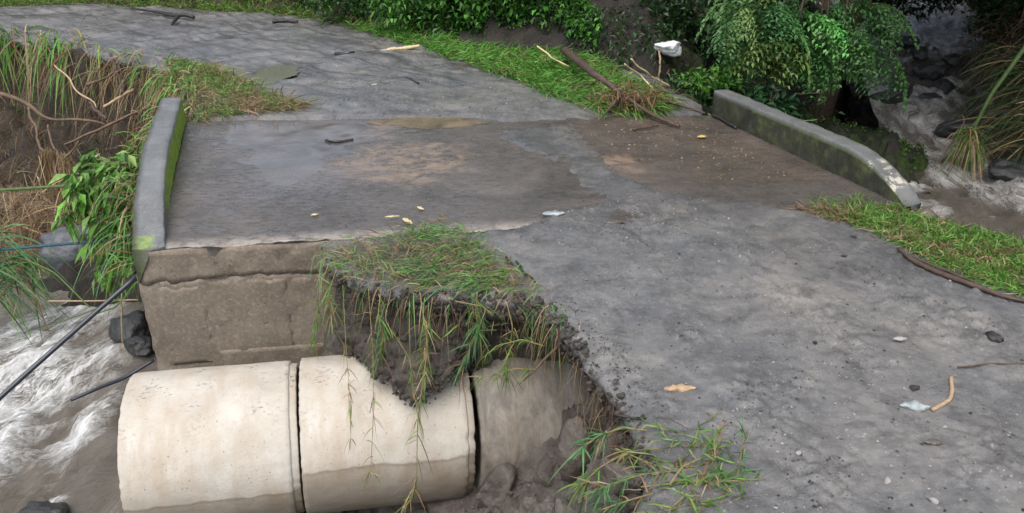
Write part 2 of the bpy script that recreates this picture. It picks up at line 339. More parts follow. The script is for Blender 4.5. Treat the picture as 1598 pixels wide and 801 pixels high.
M = dict(road=m_road(), deck=m_deck(), wall=m_wall(), parapet=m_parapet(), pipe=m_pipe('pale_pipe_concrete'), pipe_muddy=m_pipe('mud_smeared_pipe_concrete', .72),
    soil=m_soil('dark_eroded_soil', ((.026, .022, .018), (.068, .057, .047), (.14, .115, .092))), mud=m_soil('wet_mud_heap', ((.07, .06, .052), (.15, .13, .112), (.24, .205, .172)), .5, 1., .035),
    ground=m_ground(), grass=m_col('grass_blades', .55, .3, .25), leaf=m_col('broad_leaves', .42, .4, .2), stem=m_col('plant_stems', .75, .2),
    bark=m_plain('wet_brown_bark', (.035, .022, .016), (.10, .065, .045), .6, .4, 20, (1, 1, 1)), black_bark=m_plain('wet_black_bark', (.010, .009, .008), (.028, .024, .021), .5, .5, 22),
    root=m_plain('bare_root_bark', (.065, .042, .027), (.17, .115, .072), .7, .3, 16), pale_wood=m_plain('pale_split_wood', (.28, .18, .105), (.50, .36, .22), .7, .3, 18, (1, 4, 4)),
    rock=m_plain('wet_dark_rock', (.014, .014, .014), (.045, .044, .042), .38, .5, 5, bs=.7, bd=.03), rock_blue=m_plain('wet_blue_grey_rock', (.05, .054, .062), (.12, .127, .14), .35, .5, 5, bs=.6, bd=.03), rock_brown=m_plain('wet_brown_rock', (.06, .048, .04), (.15, .12, .10), .45, .5, 5, bs=.7, bd=.03),
    pebble=m_plain('pale_pebble', (.22, .20, .18), (.42, .39, .35), .6, .4, 20), clod=m_plain('dark_clod', (.016, .014, .013), (.045, .04, .036), .6, .4, 30),
    pvc=m_plain('dark_plastic_pipe', (.018, .020, .028), (.035, .038, .05), .28, .5, 8, bs=.1), rope=m_plain('faded_blue_hose', (.012, .045, .062), (.03, .085, .11), .5, .4, 20, bs=.2),
    bamboo=m_plain('green_cane', (.05, .085, .02), (.10, .15, .035), .4, .4, 14), plastic=m_plain('white_plastic', (.62, .64, .64), (.78, .79, .78), .3, .5, 10, bs=.2),
    film=m_plain('clear_plastic_film', (.16, .19, .19), (.38, .41, .40), .18, .6, 25, bs=.5), leafy=m_plain('fallen_yellow_leaf', (.36, .22, .05), (.58, .40, .14), .5, .4, 20), husk=m_plain('dry_corn_husk', (.42, .30, .14), (.62, .52, .33), .6, .3, 20),
    puddle=m_plain('puddle_water', (.07, .06, .045), (.24, .185, .125), .08, .5, 2.6, bs=.02, bd=.002), puddle_tan=m_plain('silty_puddle_water', (.10, .105, .082), (.165, .165, .13), .07, .5, 2, bs=.02, bd=.002))

# ------------------------------------------------------------------ the lie of the land
BR_NL, BR_FL, BR_FR, BR_NR = W(245, 388), W(290, 190), W(1110, 180), W(1410, 322)     # corners of the bridge deck
HOLE = [(505, 392), (515, 415), (545, 440), (600, 455), (640, 460), (680, 464), (720, 462), (760, 463), (800, 466), (835, 472), (858, 487), (880, 512), (905, 545), (925, 578), (948, 606), (972, 636), (990, 660), (1000, 695), (1004, 745), (992, 801)]
hole_w = [tuple(W(*p)[:2]) for p in HOLE]
near_poly = [tuple(W(505, 392)[:2]), (-1.0, 5.3), (0, 5.6), (1.6, 5.9), (2.6, 5.9)] + [tuple(W(*p)[:2]) for p in [(1335, 300), (1430, 337), (1598, 382)]] + [(4.2, 3.6), (4.4, .5), (.5, .5)] + hole_w[::-1][:-1]
far_brink = [(285, 186), (286, 150), (268, 112), (200, 96), (100, 71), (0, 56), (-260, 30)]
far_poly = [tuple(W(*p)[:2]) for p in far_brink] + [(-30, 17), (-30, 22)] + [tuple(W(*p)[:2]) for p in [(-330, 3), (0, 3), (330, 13), (480, 27), (600, 46), (740, 74), (860, 84), (960, 112), (1050, 142), (1112, 158), (1112, 182)]] + [tuple(BR_FR[:2]), tuple(BR_FL[:2])]
toe = [tuple(W(*p)[:2]) for p in [(-330, 3), (0, 2), (330, 12), (480, 26), (600, 45), (740, 72), (860, 82), (960, 108), (1030, 118)]]
back_poly = [(-34, 19.5)] + toe + [(3.2, 12.2), (5.0, 15), (6.6, 18.5), (8, 30), (-34, 30)]
right_poly = [(9.2, 30), (8.9, 17), (8.2, 14), (7.6, 11.6), (7.4, 9.4), (8.4, 7.2), (9.0, 4), (20, 4), (20, 30)]
CL = np.array([(9.0, 21, .1), (8.5, 19, -.10), (7.7, 15.5, -.38), (7.0, 13, -.62), (6.5, 11.2, -.86), (6.4, 9.8, -1.06), (5.9, 8.3, -1.2), (4.0, 7.2, -1.32), (2.2, 6.7, -1.42), (0, 6.4, -1.5), (-2.6, 6.2, -1.58)])
CLW = np.array([.7, .75, .8, .7, .7, .85, 1.25, 1.2, 1.1, 1.1, 1.2])
def chan(x, y):                              # distance to the stream line, its water level, its half width
    best = np.full(np.shape(x), 1e9); zw = np.zeros(np.shape(x)); hw = np.ones(np.shape(x))
    for i in range(len(CL)-1):
        a, b = CL[i], CL[i+1]; e = b[:2]-a[:2]
        t = np.clip(((x-a[0])*e[0]+(y-a[1])*e[1])/(e@e), 0, 1); d = np.hypot(x-a[0]-t*e[0], y-a[1]-t*e[1]); k = d < best
        best = np.where(k, d, best); zw = np.where(k, a[2]+t*(b[2]-a[2]), zw); hw = np.where(k, CLW[i]+t*(CLW[i+1]-CLW[i]), hw)
    return best, zw, hw
deck_poly = [BR_NL[:2], BR_FL[:2], BR_FR[:2], BR_NR[:2]]
def H(x, y):
    x = np.asarray(x, float); y = np.asarray(y, float)
    nz = fbm(x*1.1, y*1.1, 0, 5, 3); nz2 = fbm(x*4, y*4, 0, 4, 9)
    sn = sdf(x, y, near_poly); sf = sdf(x, y, far_poly)
    zn = np.where(sn < -.35, -.14, -.14 - np.interp(sn, [-.35, -.1, .25, .8, 1.8, 5], [0, .1, .5, 1.1, 1.9, 4.]))
    hole = (x < .95) & (sn > -.55) & (y < 5.4); zn = np.where(hole, -1.75, zn)
    left = sm(1.2, -.6, x); s2 = sf + .22*nz*left
    zf = -.05 - left*np.interp(s2, [-.1, .0, .2, .45, 1.0, 1.5, 2.2, 5], [.07, .0, .6, .95, 1.25, 1.5, 1.85, 2.8]) - (1-left)*np.interp(sf, [-.1, 0, 1, 2.2, 3.4, 6], [.07, .02, .3, .6, .95, 3])
    sb = sdf(x, y, back_poly) + .25*nz; zb = np.where(sb < 0, np.minimum(-sb*1.0, 3.2 + .05*nz), -.04 - sb*2.0)
    sr = sdf(x, y, right_poly) + .3*nz; zr = np.where(sr < 0, np.minimum(-.7 - sr*.95, 4.), -.9 - sr*2.5)
    z = np.maximum(np.maximum(zn, zf), np.maximum(zb, zr)); z = np.maximum(z, -2.2)
    d, zw, hw = chan(x, y); ch = zw - .3 + np.maximum(0, d-hw)*1.15 + .1*nz
    z = np.where((x > 1.8) & (sn > .0), np.minimum(z, ch), z)
    z = np.where(sdf(x, y, deck_poly) < .02, -1.9, z)
    z = np.where((x < -2.2) & (y < 7.0) & (sn > .3), -2.3, z)
    rough = sm(-.05, .3, np.minimum(sf, sn))*np.where((x < 0) & (y > 8) & (y < 13), 1.7, 1.)
    return z + rough*(.10*nz2 + .07*fbm(x*9, y*9, 0, 3, 5))
xs = np.concatenate([np.arange(-30, -10, .4), np.arange(-10, 10, .055), np.arange(10, 20.1, .4)]); ys = np.concatenate([np.arange(.5, 18, .055), np.arange(18, 30.1, .4)])
X, Y = np.meshgrid(xs, ys); Z = H(X, Y)
moss = sm(1.5, 2.5, X)*sm(6.9, 6.2, X)*sm(11.5, 10.3, Y)*sm(6.0, 7.0, Y)
red = np.maximum(sm(6.9, 7.6, X)*sm(5, 8, Y)*.8, sm(-2.6, -3.4, X)*sm(8, 10, Y)*.55)
tag(mesh('ground', np.stack([X, Y, Z], -1).reshape(-1, 3), gridfaces(len(ys), len(xs)), M['ground'], attrs=dict(moss=moss.ravel(), red=red.ravel())), kind='structure')

# ------------------------------------------------------------------ the road of grey mud: one crust with a broken edge
mud_deck_near = [tuple(W(*p)[:2]) for p in [(505, 388), (640, 372), (760, 372), (850, 335), (925, 312), (860, 268), (800, 235), (770, 200), (900, 190), (965, 245), (1000, 285), (1060, 298), (1180, 312), (1260, 330), (1330, 350)]] + [(4, 4), (4, 1), (0, 1)]
far_edge = [tuple(W(*p)[:2]) for p in [(296, 187), (400, 187), (520, 182), (600, 190), (700, 186), (800, 192), (900, 186), (1000, 181), (1100, 176)]]
mud_deck_far = far_edge + [(4, 12), (0, 22), (-30, 22), (-30, 15), (-6, 11)]
road_poly = [(.45, .6)] + hole_w[::-1] + [tuple(W(*p)[:2]) for p in [(510, 384), (420, 300), (340, 215), (302, 189), (292, 150), (274, 116), (200, 99), (100, 74), (0, 59), (-260, 33)]] + [(-30, 17.2), (-30, 21.5)] + toe + [tuple(W(*p)[:2]) for p in [(1060, 148), (1095, 162), (1096, 186), (1190, 250), (1300, 315), (1340, 305), (1430, 340), (1598, 385)]] + [(4.0, 3.6), (4.2, .6)]
PUD = {'puddle': [(590, 190), (620, 184), (680, 186), (735, 187), (760, 193), (700, 198), (640, 199), (600, 196)],
       'puddle_far': [(395, 122), (412, 108), (445, 102), (465, 106), (455, 118), (425, 131), (402, 131)],
       'puddle_deck': [(352, 196), (420, 192), (560, 190), (590, 200), (600, 207), (560, 225), (510, 245), (490, 270), (460, 290), (425, 292), (395, 255)]}
PUDW = {k: wp(v)[:, :2] for k, v in PUD.items()}
CHURN = [wp(q)[:, :2] for q in [[(1130, 600), (1260, 595), (1250, 690), (1110, 700)], [(1040, 515), (1105, 520), (1090, 560), (1040, 552)], [(1130, 395), (1165, 390), (1330, 520), (1420, 600), (1380, 600), (1270, 530)], [(1290, 420), (1340, 415), (1540, 500), (1560, 530), (1480, 520)], [(1230, 700), (1330, 720), (1330, 801), (1210, 790)], [(940, 390), (1000, 320), (1060, 310), (1060, 380)], [(930, 510), (1000, 580), (1040, 640), (1010, 650), (950, 590)], [(1480, 690), (1598, 640), (1598, 740), (1500, 760)]]]
def road_z(x, y):
    x = np.asarray(x, float); y = np.asarray(y, float)
    z = .018 + .012*fbm(x*1.3, y*1.3, 0, 3, 21)
    near = sm(7, 3, y)
    cl = np.clip(fbm(x*2.1, y*2.1, 0, 3, 33)+.1, 0, 1); z = z + (.0015+.006*cl)*fbm(x*16, y*16, 0, 4, 35) + .0035*fbm(x*50, y*50, 0, 2, 36)
    lump = np.clip(noise(x*24, y*24, 0, 44)-.55, 0, 1)*sm(.25, .6, fbm(x*1.7, y*1.7, 0, 3, 45)); z = z + .05*lump + sm(8, 11, y)*.035*fbm((x*.8+y*.6)*.6, (-x*.6+y*.8)*3.2, 0, 4, 46)
    ch = 0
    for q in CHURN: ch = np.maximum(ch, sm(.12, -.1, sdf(x, y, q) + .12*fbm(x*4, y*4, 0, 3, 47)))
    z = z + ch*(.020*np.abs(fbm(x*15, y*15, 0, 3, 48)) + .012*fbm(x*34, y*34, 0, 2, 49))
    for off in (0., .9):                    # wheel ruts
        u = x - (1.35+off) + .22*(y-3.) + .06*np.sin(y*1.1); z = z - .016*np.exp(-(u/.16)**2)*sm(1.5, 2.5, y)*sm(9, 6, y)
    d1 = np.minimum(sdf(x, y, mud_deck_near), sdf(x, y, mud_deck_far)) + .10*fbm(x*2.5, y*2.5, 0, 4, 51) + .04*fbm(x*12, y*12, 0, 3, 52)
    z = z - .055*sm(-.16, .1, d1)*(sdf(x, y, deck_poly) < .05)
    for k in ('puddle', 'puddle_far'): z = z - .035*sm(.12, -.1, sdf(x, y, PUDW[k]) + .05*fbm(x*4, y*4, 0, 3, 53))
    z = z + .05*sm(.5, 1.2, x)*0
    return z
gx = np.concatenate([np.arange(-11, -3, .05), np.arange(-3, 4.4, .0165)]); gy = [0.9]
while gy[-1] < 21: gy.append(gy[-1]+max(.014, .0062*gy[-1]))
gy = np.array(gy); X, Y = np.meshgrid(gx, gy); D = sdf(X, Y, road_poly) + .018*fbm(X*5, Y*5, 0, 4, 61)
inn = D < 0; cell = inn[:-1, :-1] & inn[1:, :-1] & inn[:-1, 1:] & inn[1:, 1:]
Zr = road_z(X, Y) - .03*sm(-.10, 0, D)
dkp = sdf(X, Y, deck_poly); wet = np.clip(.9*sm(.15, -.2, dkp) + sm(.35, -.05, np.minimum(sdf(X, Y, PUDW['puddle']), sdf(X, Y, PUDW['puddle_far']))) + .8*sm(.1, .7, fbm(X*.8, Y*.8, 0, 4, 71))*sm(10, 7, Y)*.6, 0, 1)
F = gridfaces(len(gy), len(gx))[cell.ravel()]
used = np.unique(F); remap = np.full(X.size, -1); remap[used] = np.arange(len(used)); F = remap[F]
V = np.stack([X, Y, Zr], -1).reshape(-1, 3)[used]; wv = wet.ravel()[used]
e = np.concatenate([F[:, [0, 1]], F[:, [1, 2]], F[:, [2, 3]], F[:, [3, 0]]]); key = np.sort(e, 1); kk = key[:, 0].astype(np.int64)*10**7+key[:, 1]
_, idx, cn = np.unique(kk, return_index=True, return_counts=True); be = e[idx[cn == 1]]; bv = np.unique(be)
gxx = (sdf(V[bv, 0]+.01, V[bv, 1], road_poly)-sdf(V[bv, 0]-.01, V[bv, 1], road_poly))/.02; gyy = (sdf(V[bv, 0], V[bv, 1]+.01, road_poly)-sdf(V[bv, 0], V[bv, 1]-.01, road_poly))/.02
dd = np.clip(sdf(V[bv, 0], V[bv, 1], road_poly)+.018*fbm(V[bv, 0]*5, V[bv, 1]*5, 0, 4, 61), -.05, 0)
V[bv, 0] -= dd*gxx*.9; V[bv, 1] -= dd*gyy*.9
rows = [V]; faces = [F]; mp = np.full(len(V), -1); mp[bv] = np.arange(len(bv)); prev = bv; nV = len(V)
for dz, inset in ((.022, -.012), (.055, .01), (.10, .035), (.17, .10), (.24, .25)):
    q = V[bv].copy(); nn = noise(q[:, 0]*14, q[:, 1]*14, dz*30, 81)
    q[:, 0] -= gxx*(inset+.02*nn); q[:, 1] -= gyy*(inset+.02*nn); q[:, 2] -= dz*(1+.25*nn)
    cur = np.arange(nV, nV+len(bv)); a, b = mp[be[:, 0]], mp[be[:, 1]]
    faces.append(np.stack([prev[a], cur[a], cur[b], prev[b]], 1)); rows.append(q); prev = cur; nV += len(bv)
Vr = np.vstack(rows)
tag(mesh('road', Vr, np.vstack(faces), M['road'], attrs=dict(wet=np.concatenate([wv, np.zeros(nV-len(wv))]), far=sm(7.5, 10.5, Vr[:, 1]))), kind='structure')
def flat_sheet(name, poly, z, mat, n=.018):
    P = np.asarray(poly); lo, hi = P.min(0)-.2, P.max(0)+.2; x, y = np.meshgrid(np.arange(lo[0], hi[0], n), np.arange(lo[1], hi[1], n))
    k = sdf(x, y, P) + .07*fbm(x*2.5, y*2.5, 0, 3, 91) < .07; c = k[:-1, :-1] & k[1:, :-1] & k[:-1, 1:] & k[1:, 1:]
    f = gridfaces(*x.shape)[c.ravel()]; u = np.unique(f); r = np.full(x.size, -1); r[u] = np.arange(len(u))
    return tag(mesh(name, np.stack([x, y, np.full(x.shape, z)], -1).reshape(-1, 3)[u], r[f], mat), kind='structure')
flat_sheet('puddle', PUDW['puddle'], .004, M['puddle']); flat_sheet('puddle', PUDW['puddle_far'], .005, M['puddle_tan'])

# ------------------------------------------------------------------ the bridge
bridge = empty('concrete_bridge', (float(BR_NL[0]), float(BR_NL[1]), -1.9)); boff = np.array(bridge.location)
tag(bridge, 'low concrete bridge with mossy kerb walls carrying the muddy road over the stream', 'bridge')
def lerp2(s, t):                              # s across from left to right, t along from near to far
    a = BR_NL + (BR_NR-BR_NL)*s[..., None]; b = BR_FL + (BR_FR-BR_FL)*s[..., None]; return a + (b-a)*t[..., None]
s_, t_ = np.meshgrid(np.linspace(0, 1, 260), np.linspace(0, 1, 150)); P = lerp2(s_, t_); x, y = P[..., 0], P[..., 1]
pd = sdf(x, y, PUDW['puddle_deck']) + .10*fbm(x*3, y*3, 0, 4, 92)
P[..., 2] = .004*fbm(x*2, y*2, 0, 3, 93) + .0016*fbm(x*14, y*14, 0, 3, 94)*sm(-.05, .1, pd)
edn = .02*fbm(x*7, y*7, 0, 4, 95)
P[..., 2] -= .02*sm(.03, 0, t_)*np.clip(.5+fbm(x*9, y*9, 0, 3, 96), 0, 1.2); P[..., 1] += sm(.01, 0, t_)*edn
def blob(px, r): q = wp(px)[:, :2]; return sm(r*2.2, -r*1.6, sdf(x, y, q) + .22*fbm(x*3, y*3, 0, 5, 97, .6))
sand = np.clip(blob([(560, 232), (640, 222), (690, 232), (700, 262), (620, 285), (550, 290), (545, 260)], .14)*1.1 + blob([(835, 218), (880, 216), (940, 240), (960, 255), (890, 258), (840, 240)], .12) + .7*blob([(600, 194), (690, 194), (690, 200), (600, 200)], .05), 0, 1)
brown = sm(1.4, .2, np.abs(s_-.86)*5)*sm(.1, .35, t_) + .35*sm(.3, .1, s_)
wetd = np.clip(np.maximum(sm(.05, -.03, pd), .75*sm(.9, .0, pd)*sm(-2.75, -2.3, x+.25*(y-6))) + .4*sm(.15, .7, fbm(x*2.5, y*5, 0, 5, 98, .6))*sm(.8, .4, s_), 0, 1)
edge = sm(.06, .005, t_)*sm(.62, .5, s_)
nr, nc = P.shape[:2]; top = P.reshape(-1, 3); bot = np.concatenate([P[0], P[1:, -1], P[-1, :-1][::-1], P[1:-1, 0][::-1]])
ring = np.concatenate([np.arange(nc), np.arange(1, nr)*nc+nc-1, (nr-1)*nc+np.arange(nc-1)[::-1], np.arange(1, nr-1)[::-1]*nc])
rowsv = [top]; fs = [gridfaces(nr, nc)]; prev = ring; nV = len(top); L_ = len(ring)
for k, dz in enumerate((.01, .05, .12, .2, .25)):
    q = bot.copy(); q[:, 2] = -dz + (bot[:, 2] if k < 2 else .012*noise(bot[:, 0]*6, bot[:, 1]*6, 0, 99)*(k == 4)); q[:, 1] += +.012 + .006*fbm(q[:, 0]*9, q[:, 2]*9, 0, 3, 100)
    cur = np.arange(nV, nV+L_); i = np.arange(L_); j = (i+1) % L_; fs.append(np.stack([prev[j], prev[i], cur[i], cur[j]], 1)); rowsv.append(q); nV += L_; prev = cur
pad = lambda a: np.concatenate([a.ravel(), np.zeros(nV-nr*nc)])
edge_all = pad(edge); edge_all[nr*nc:] = np.where(np.tile(bot[:, 1] < BR_NL[1]+.4, 5), .12, 0)
mesh('deck_slab', np.vstack(rowsv)-boff, np.vstack(fs), M['deck'], bridge, attrs=dict(sand=pad(sand), brown=pad(np.clip(brown, 0, 1)), wet=pad(wetd), edge=edge_all))
# near abutment: a board-marked wall under the slab, boards as separate proud strips
ndir = (BR_NR-BR_NL)/np.linalg.norm(BR_NR-BR_NL); idir = np.array([-ndir[1], ndir[0], 0])
def wall_block(name, s0, s1, z0, z1, front, thick, mat, rough=.006, nx=None, seed=0, lean=0.0, parent=bridge, jag=(0, 0)):
    nx = nx or max(3, int((s1-s0)/.03)); nz = max(3, int((z1-z0)/.03)); a, b = np.meshgrid(np.linspace(s0, s1, nx), np.linspace(z0, z1, nz))
    jn = fbm(a*8, 0*a, 0, 5, 777, .7); b = b + jn*(jag[0]*sm(z0+.09, z0, b) + jag[1]*sm(z1-.09, z1, b)); d = front + rough*fbm(a*9, b*9, 0, 4, seed) + lean*(b)
    er = np.maximum(sm(s0+.05, s0, a), sm(s1-.03, s1, a)*.3); d = d + er*(.02+.015*fbm(a*12, b*12, 0, 3, seed+1)); a2 = a + .012*sm(s0+.05, s0, a)*fbm(a*5, b*9, 0, 3, seed+2) - lean*.55*b
    Fv = BR_NL + a2[..., None]*ndir + d[..., None]*idir; Fv[..., 2] = b
    Bv = BR_NL + a2[..., None]*ndir + (front+thick)*idir; Bv = np.broadcast_to(Bv, Fv.shape).copy(); Bv[..., 2] = b
    n = nx*nz; g = gridfaces(nz, nx); r = np.concatenate([np.arange(nx), np.arange(1, nz)*nx+nx-1, (nz-1)*nx+np.arange(nx-1)[::-1], np.arange(1, nz-1)[::-1]*nx]); r2 = np.roll(r, -1)
    return mesh(name, np.vstack([Fv.reshape(-1, 3), Bv.reshape(-1, 3)])-boff, np.vstack([g, g[:, ::-1]+n, np.stack([r2, r, r+n, r2+n], 1)]), mat, parent)
wall_block('slab_edge_beam', -.165, 5.3, -.238, -.02, -.006, .2, M['wall'], .012, seed=201, jag=(.016, 0))
wall_block('abutment_wall', -.165, 5.3, -1.95, -.246, .0, .35, M['wall'], .007, seed=205, jag=(0, .016))
for a, b, z0, z1, o in ((-.10, .245, -1.2, -.29, 0.), (.25, .50, -1.2, -.27, .003), (.505, .80, -1.2, -.28, -.001), (.805, 1.08, -1.2, -.275, .004), (1.085, 1.36, -1.2, -.28, .001)):
    wall_block('formwork_panel', a, b, z0+.3, z1, -.004+o*.6, .012, M['wall'], .003, seed=int(a*100)+300, jag=(0, .016))
wall_block('wall_footing', .26, 5.3, -1.95, -.812, -.010, .02, M['wall'], .008, seed=222)
wall_block('far_abutment', -.3, 5.6, -1.95, -.262, 2.85, .35, M['wall'], .01, nx=40, seed=230)
def parapet(A, B, side, near_drop, wth, hgt, label, mossv, darkv, chip=0.0, bend=0.0, seed=0, ext=0.0):
    A, B = np.array(A), np.array(B); L = np.linalg.norm(B-A); d = (B-A)/L; o = np.array([d[1], -d[0], 0])*side
    n = 90; t = np.linspace(0, 1, n); sec = []
    prof = [(0, -.03), (0, .2), (0, .4), (0, .6), (0, .8), (.0, .93), (.05, 1.), (.25, 1.), (.5, 1.), (.75, 1.), (.95, 1.), (1., .93), (1., .6), (1., .2), (1., -.6)]
    V = []; ms = []; dk = []; cp = []
    for i, k in enumerate(t):
        hh = hgt*(1-(1-min(1, k/near_drop))**2.2*.96); c = A + d*(k*L-ext*(1-k)) + o*bend*(1-min(1, k/.6))**2
        for j, (u, v) in enumerate(prof):
            p = c + o*(u*wth); z = v*hh if v > 0 else v*.4
            p = p + np.array([0, 0, z]); nzv = noise(p[0]*9+j*.1, p[1]*9, z*9, seed)*.006 + noise(p[0]*30, p[1]*30, z*30, seed+1)*.003
            p = p + o*nzv*(-1 if u < .5 else 1); p[2] += nzv*(v > .9)
            V.append(p); inner = 1. if u == 0 and .0 <= v < .97 else 0.
            ms.append(mossv(k, u, v)); dk.append(darkv(k, u, v)); cp.append(chip*(1. if noise(np.array(p[0]*14.), np.array(p[1]*14.), z*14, seed+5) > -.3 and .04 < k < .17 and j in (5, 6, 7, 8, 9) else 0.))
    V = np.array(V); m = len(prof); F = gridfaces(n, m)
    V2 = np.vstack([V, V[:m].mean(0), V[-m:].mean(0)]); k = np.arange(m-1); cap = np.concatenate([np.stack([k+1, k, np.full(m-1, n*m)], 1), np.stack([(n-1)*m+k, (n-1)*m+k+1, np.full(m-1, n*m+1)], 1)])
    z2 = [0, 0]
    ob = mesh('parapet', V2-boff, [F if side > 0 else F[:, ::-1], cap if side > 0 else cap[:, ::-1]], M['parapet'], bridge, attrs=dict(moss=ms+z2, dark=dk+z2, chip=cp+z2)); ob['label'] = label
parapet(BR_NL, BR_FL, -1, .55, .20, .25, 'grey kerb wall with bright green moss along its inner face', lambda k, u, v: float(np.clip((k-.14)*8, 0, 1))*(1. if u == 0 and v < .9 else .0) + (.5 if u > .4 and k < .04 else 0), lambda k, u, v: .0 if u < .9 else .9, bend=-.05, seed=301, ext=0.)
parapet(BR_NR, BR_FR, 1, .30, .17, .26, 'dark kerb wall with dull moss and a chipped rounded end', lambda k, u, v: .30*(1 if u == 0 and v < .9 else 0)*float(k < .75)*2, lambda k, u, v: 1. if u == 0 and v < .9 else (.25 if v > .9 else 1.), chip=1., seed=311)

# ------------------------------------------------------------------ concrete pipes
PA, PB = np.array([-2.55, 3.863, -.937]), np.array([-.2, 4.397, -1.033]); pax = (PB-PA)/np.linalg.norm(PB-PA)
def pipe(label, x0, L, R, mat, lvl, dy=0., dz=0., yaw=0., seed=0, brk=0.0):
    o = PA + pax*((x0-PA[0])/pax[0]) + np.array([0, dy, dz])
    e = empty('concrete_pipe', tuple(o)); e.rotation_euler = (0, -math.asin(pax[2]), math.atan2(pax[1], pax[0])+yaw)
    tag(e, label, 'pipe', 'concrete culvert pipes')
    na = 180; ang = np.linspace(0, 2*np.pi, na, endpoint=False); T_ = .075; sp = .042
    def lathe(prof, rough, chipx=()):
        rows_ = []; mud = []
        for i, (x_, r_) in enumerate(prof):
            n_ = noise(np.full(na, x_*5), np.cos(ang)*2.2, np.sin(ang)*2.2, seed)*.004 + noise(np.full(na, x_*30), np.cos(ang)*14, np.sin(ang)*14, seed+1)*rough
            ch = (np.clip(noise(np.full(na, seed*1.7+x_), np.cos(ang)*15, np.sin(ang)*15, seed+2)-.1, 0, 1) + .6*np.clip(noise(np.full(na, seed*2.7+x_), np.cos(ang)*40, np.sin(ang)*40, seed+3), 0, 1)) if i in chipx else 0
            rr = r_ + n_ - ch*.006; xx = x_ + (ch*.009*(1 if x_ < L/2 else -1) if i in chipx else 0)
            rows_.append(np.stack([np.zeros(na)+xx, -np.cos(ang)*rr, np.sin(ang)*rr], 1)); mud.append(np.clip(np.sin(ang)-.62, 0, 1)*2.2)
        return np.vstack(rows_), gridfaces(len(prof), na, True)[:, ::-1], np.concatenate(mud)
    Lb = L-sp
    prof = [(.07, R-T_), (.0, R-T_), (0., R-.012), (.006, R)] + [(k, R) for k in np.linspace(.03, Lb-.03, 34)] + [(Lb-.008, R), (Lb, R-.008), (Lb, R-.02)]
    V, F, md = lathe(prof, .0015, (2, 3, len(prof)-3, len(prof)-2)); mesh('barrel', V, F, mat, e, attrs=dict(mud=md, damp=V[:, 2]-lvl))
    V, F, md = lathe([(Lb-.002, R-.018), (L-.006, R-.021), (L, R-.028), (L, R-T_), (.06, R-T_)], .002, (1, 2)); mesh('spigot', V, F, mat, e, attrs=dict(mud=md, damp=V[:, 2]-lvl))
    return e
pipe('pale concrete culvert pipe at the open end beside the rapids', -2.275, .965, .485, M['pipe'], -.03, seed=11)
pipe('pale concrete culvert pipe half covered by a lobe of soil, middle of the row', -1.318, 1.025, .488, M['pipe'], .09, dy=.0, dz=.004, yaw=-.015, seed=23)
pipe('mud smeared culvert pipe running in under the broken road edge', -.305, 1.1, .485, M['pipe_muddy'], -.3, dy=.035, dz=-.02, yaw=.02, seed=31)

# ------------------------------------------------------------------ washed-out soil below the road edge
bot_px = [(503, 556, 4.62), (515, 556, 4.5), (555, 552, 4.3), (592, 580, 4.02), (630, 618, 3.93), (665, 622, 3.93), (705, 592, 3.98), (722, 575, 4.2), (765, 580, 4.45), (800, 575, 4.5), (850, 570, 4.52), (885, 575, 4.5), (915, 592, 4.3), (935, 605, 3.9), (950, 636, 3.5), (962, 668, 3.2), (978, 692, 3.0), (985, 730, 2.8), (980, 775, 2.6), (965, 830, 2.42)]
Bk = resample(np.array([(*W(*p)[:2], -.04) for p in HOLE]), 240); Ct = resample(np.array([WY(*p) for p in bot_px]), 240)
# re-parameterise both by control index so that they stay paired
ti = np.linspace(0, len(HOLE)-1, 240); hb = np.array([(*W(*p)[:2], -.03) for p in HOLE]); cb = np.array([WY(*p) for p in bot_px])
Bk = np.stack([np.interp(ti, range(len(HOLE)), hb[:, k]) for k in range(3)], 1); Ct = np.stack([np.interp(ti, range(len(HOLE)), cb[:, k]) for k in range(3)], 1)
K = 46; k = np.linspace(0, 1, K)[:, None, None]; under = np.interp(ti, [0, 2, 5, 8, 10, 12, 14, 19], [.05, .06, .03, .10, .22, .2, .10, .06])[None, :, None]
inw = np.gradient(Bk, axis=0); inw = np.stack([inw[:, 1], -inw[:, 0], np.zeros(240)], 1); inw /= np.linalg.norm(inw, axis=1)[:, None]
G = Bk[None]*(1-k) + Ct[None]*k - inw[None]*(under*np.sin(np.pi*np.minimum(k*1.3, 1))) ; G[..., :2] -= (inw[None]*.05*(1-k))[..., :2]
nzv = fbm(G[..., 0]*5, G[..., 1]*5, G[..., 2]*5, 5, 401, .6); nz3 = fbm(G[..., 0]*17, G[..., 1]*17, G[..., 2]*17, 3, 402, .6)
amp = np.minimum(1, k[..., 0]*6+.2)*sm(0, .04, np.linspace(0, 1, 240))[None, :]
G += inw[None]*((nzv*.055+nz3*.02)*amp)[..., None]; G[..., 2] += (nz3*.02*amp)
tag(mesh('eroded_soil_face', G.reshape(-1, 3), gridfaces(K, 240), M['soil']), kind='structure')
ctl = [W(*q) for q in [(700, 830, -1.62), (740, 730, -1.25), (745, 790, -1.38), (790, 690, -1.10), (830, 680, -1.02), (860, 690, -.98), (800, 760, -1.2), (850, 790, -1.12), (880, 645, -.84), (905, 635, -.72), (920, 700, -.76), (930, 760, -.86), (900, 810, -1.0), (600, 850, -1.7), (450, 900, -1.8), (800, 880, -1.35), (950, 850, -.8)]] + [p-np.array([0, 0, .0]) for p in cb[13:]]
ctl += [np.array([-.2, 4.2, -1.5]), np.array([.2, 4.4, -1.45]), np.array([.6, 4.5, -1.35]), np.array([.5, 4.2, -1.0]), np.array([.75, 3.7, -.6]), np.array([.85, 3., -.4]), np.array([.7, 2.4, -.4])]
ctl = np.array(ctl)
x, y = np.meshgrid(np.arange(-1.2, 1.0, .014), np.arange(1.7, 4.6, .014)); ws = 0; zs = 0
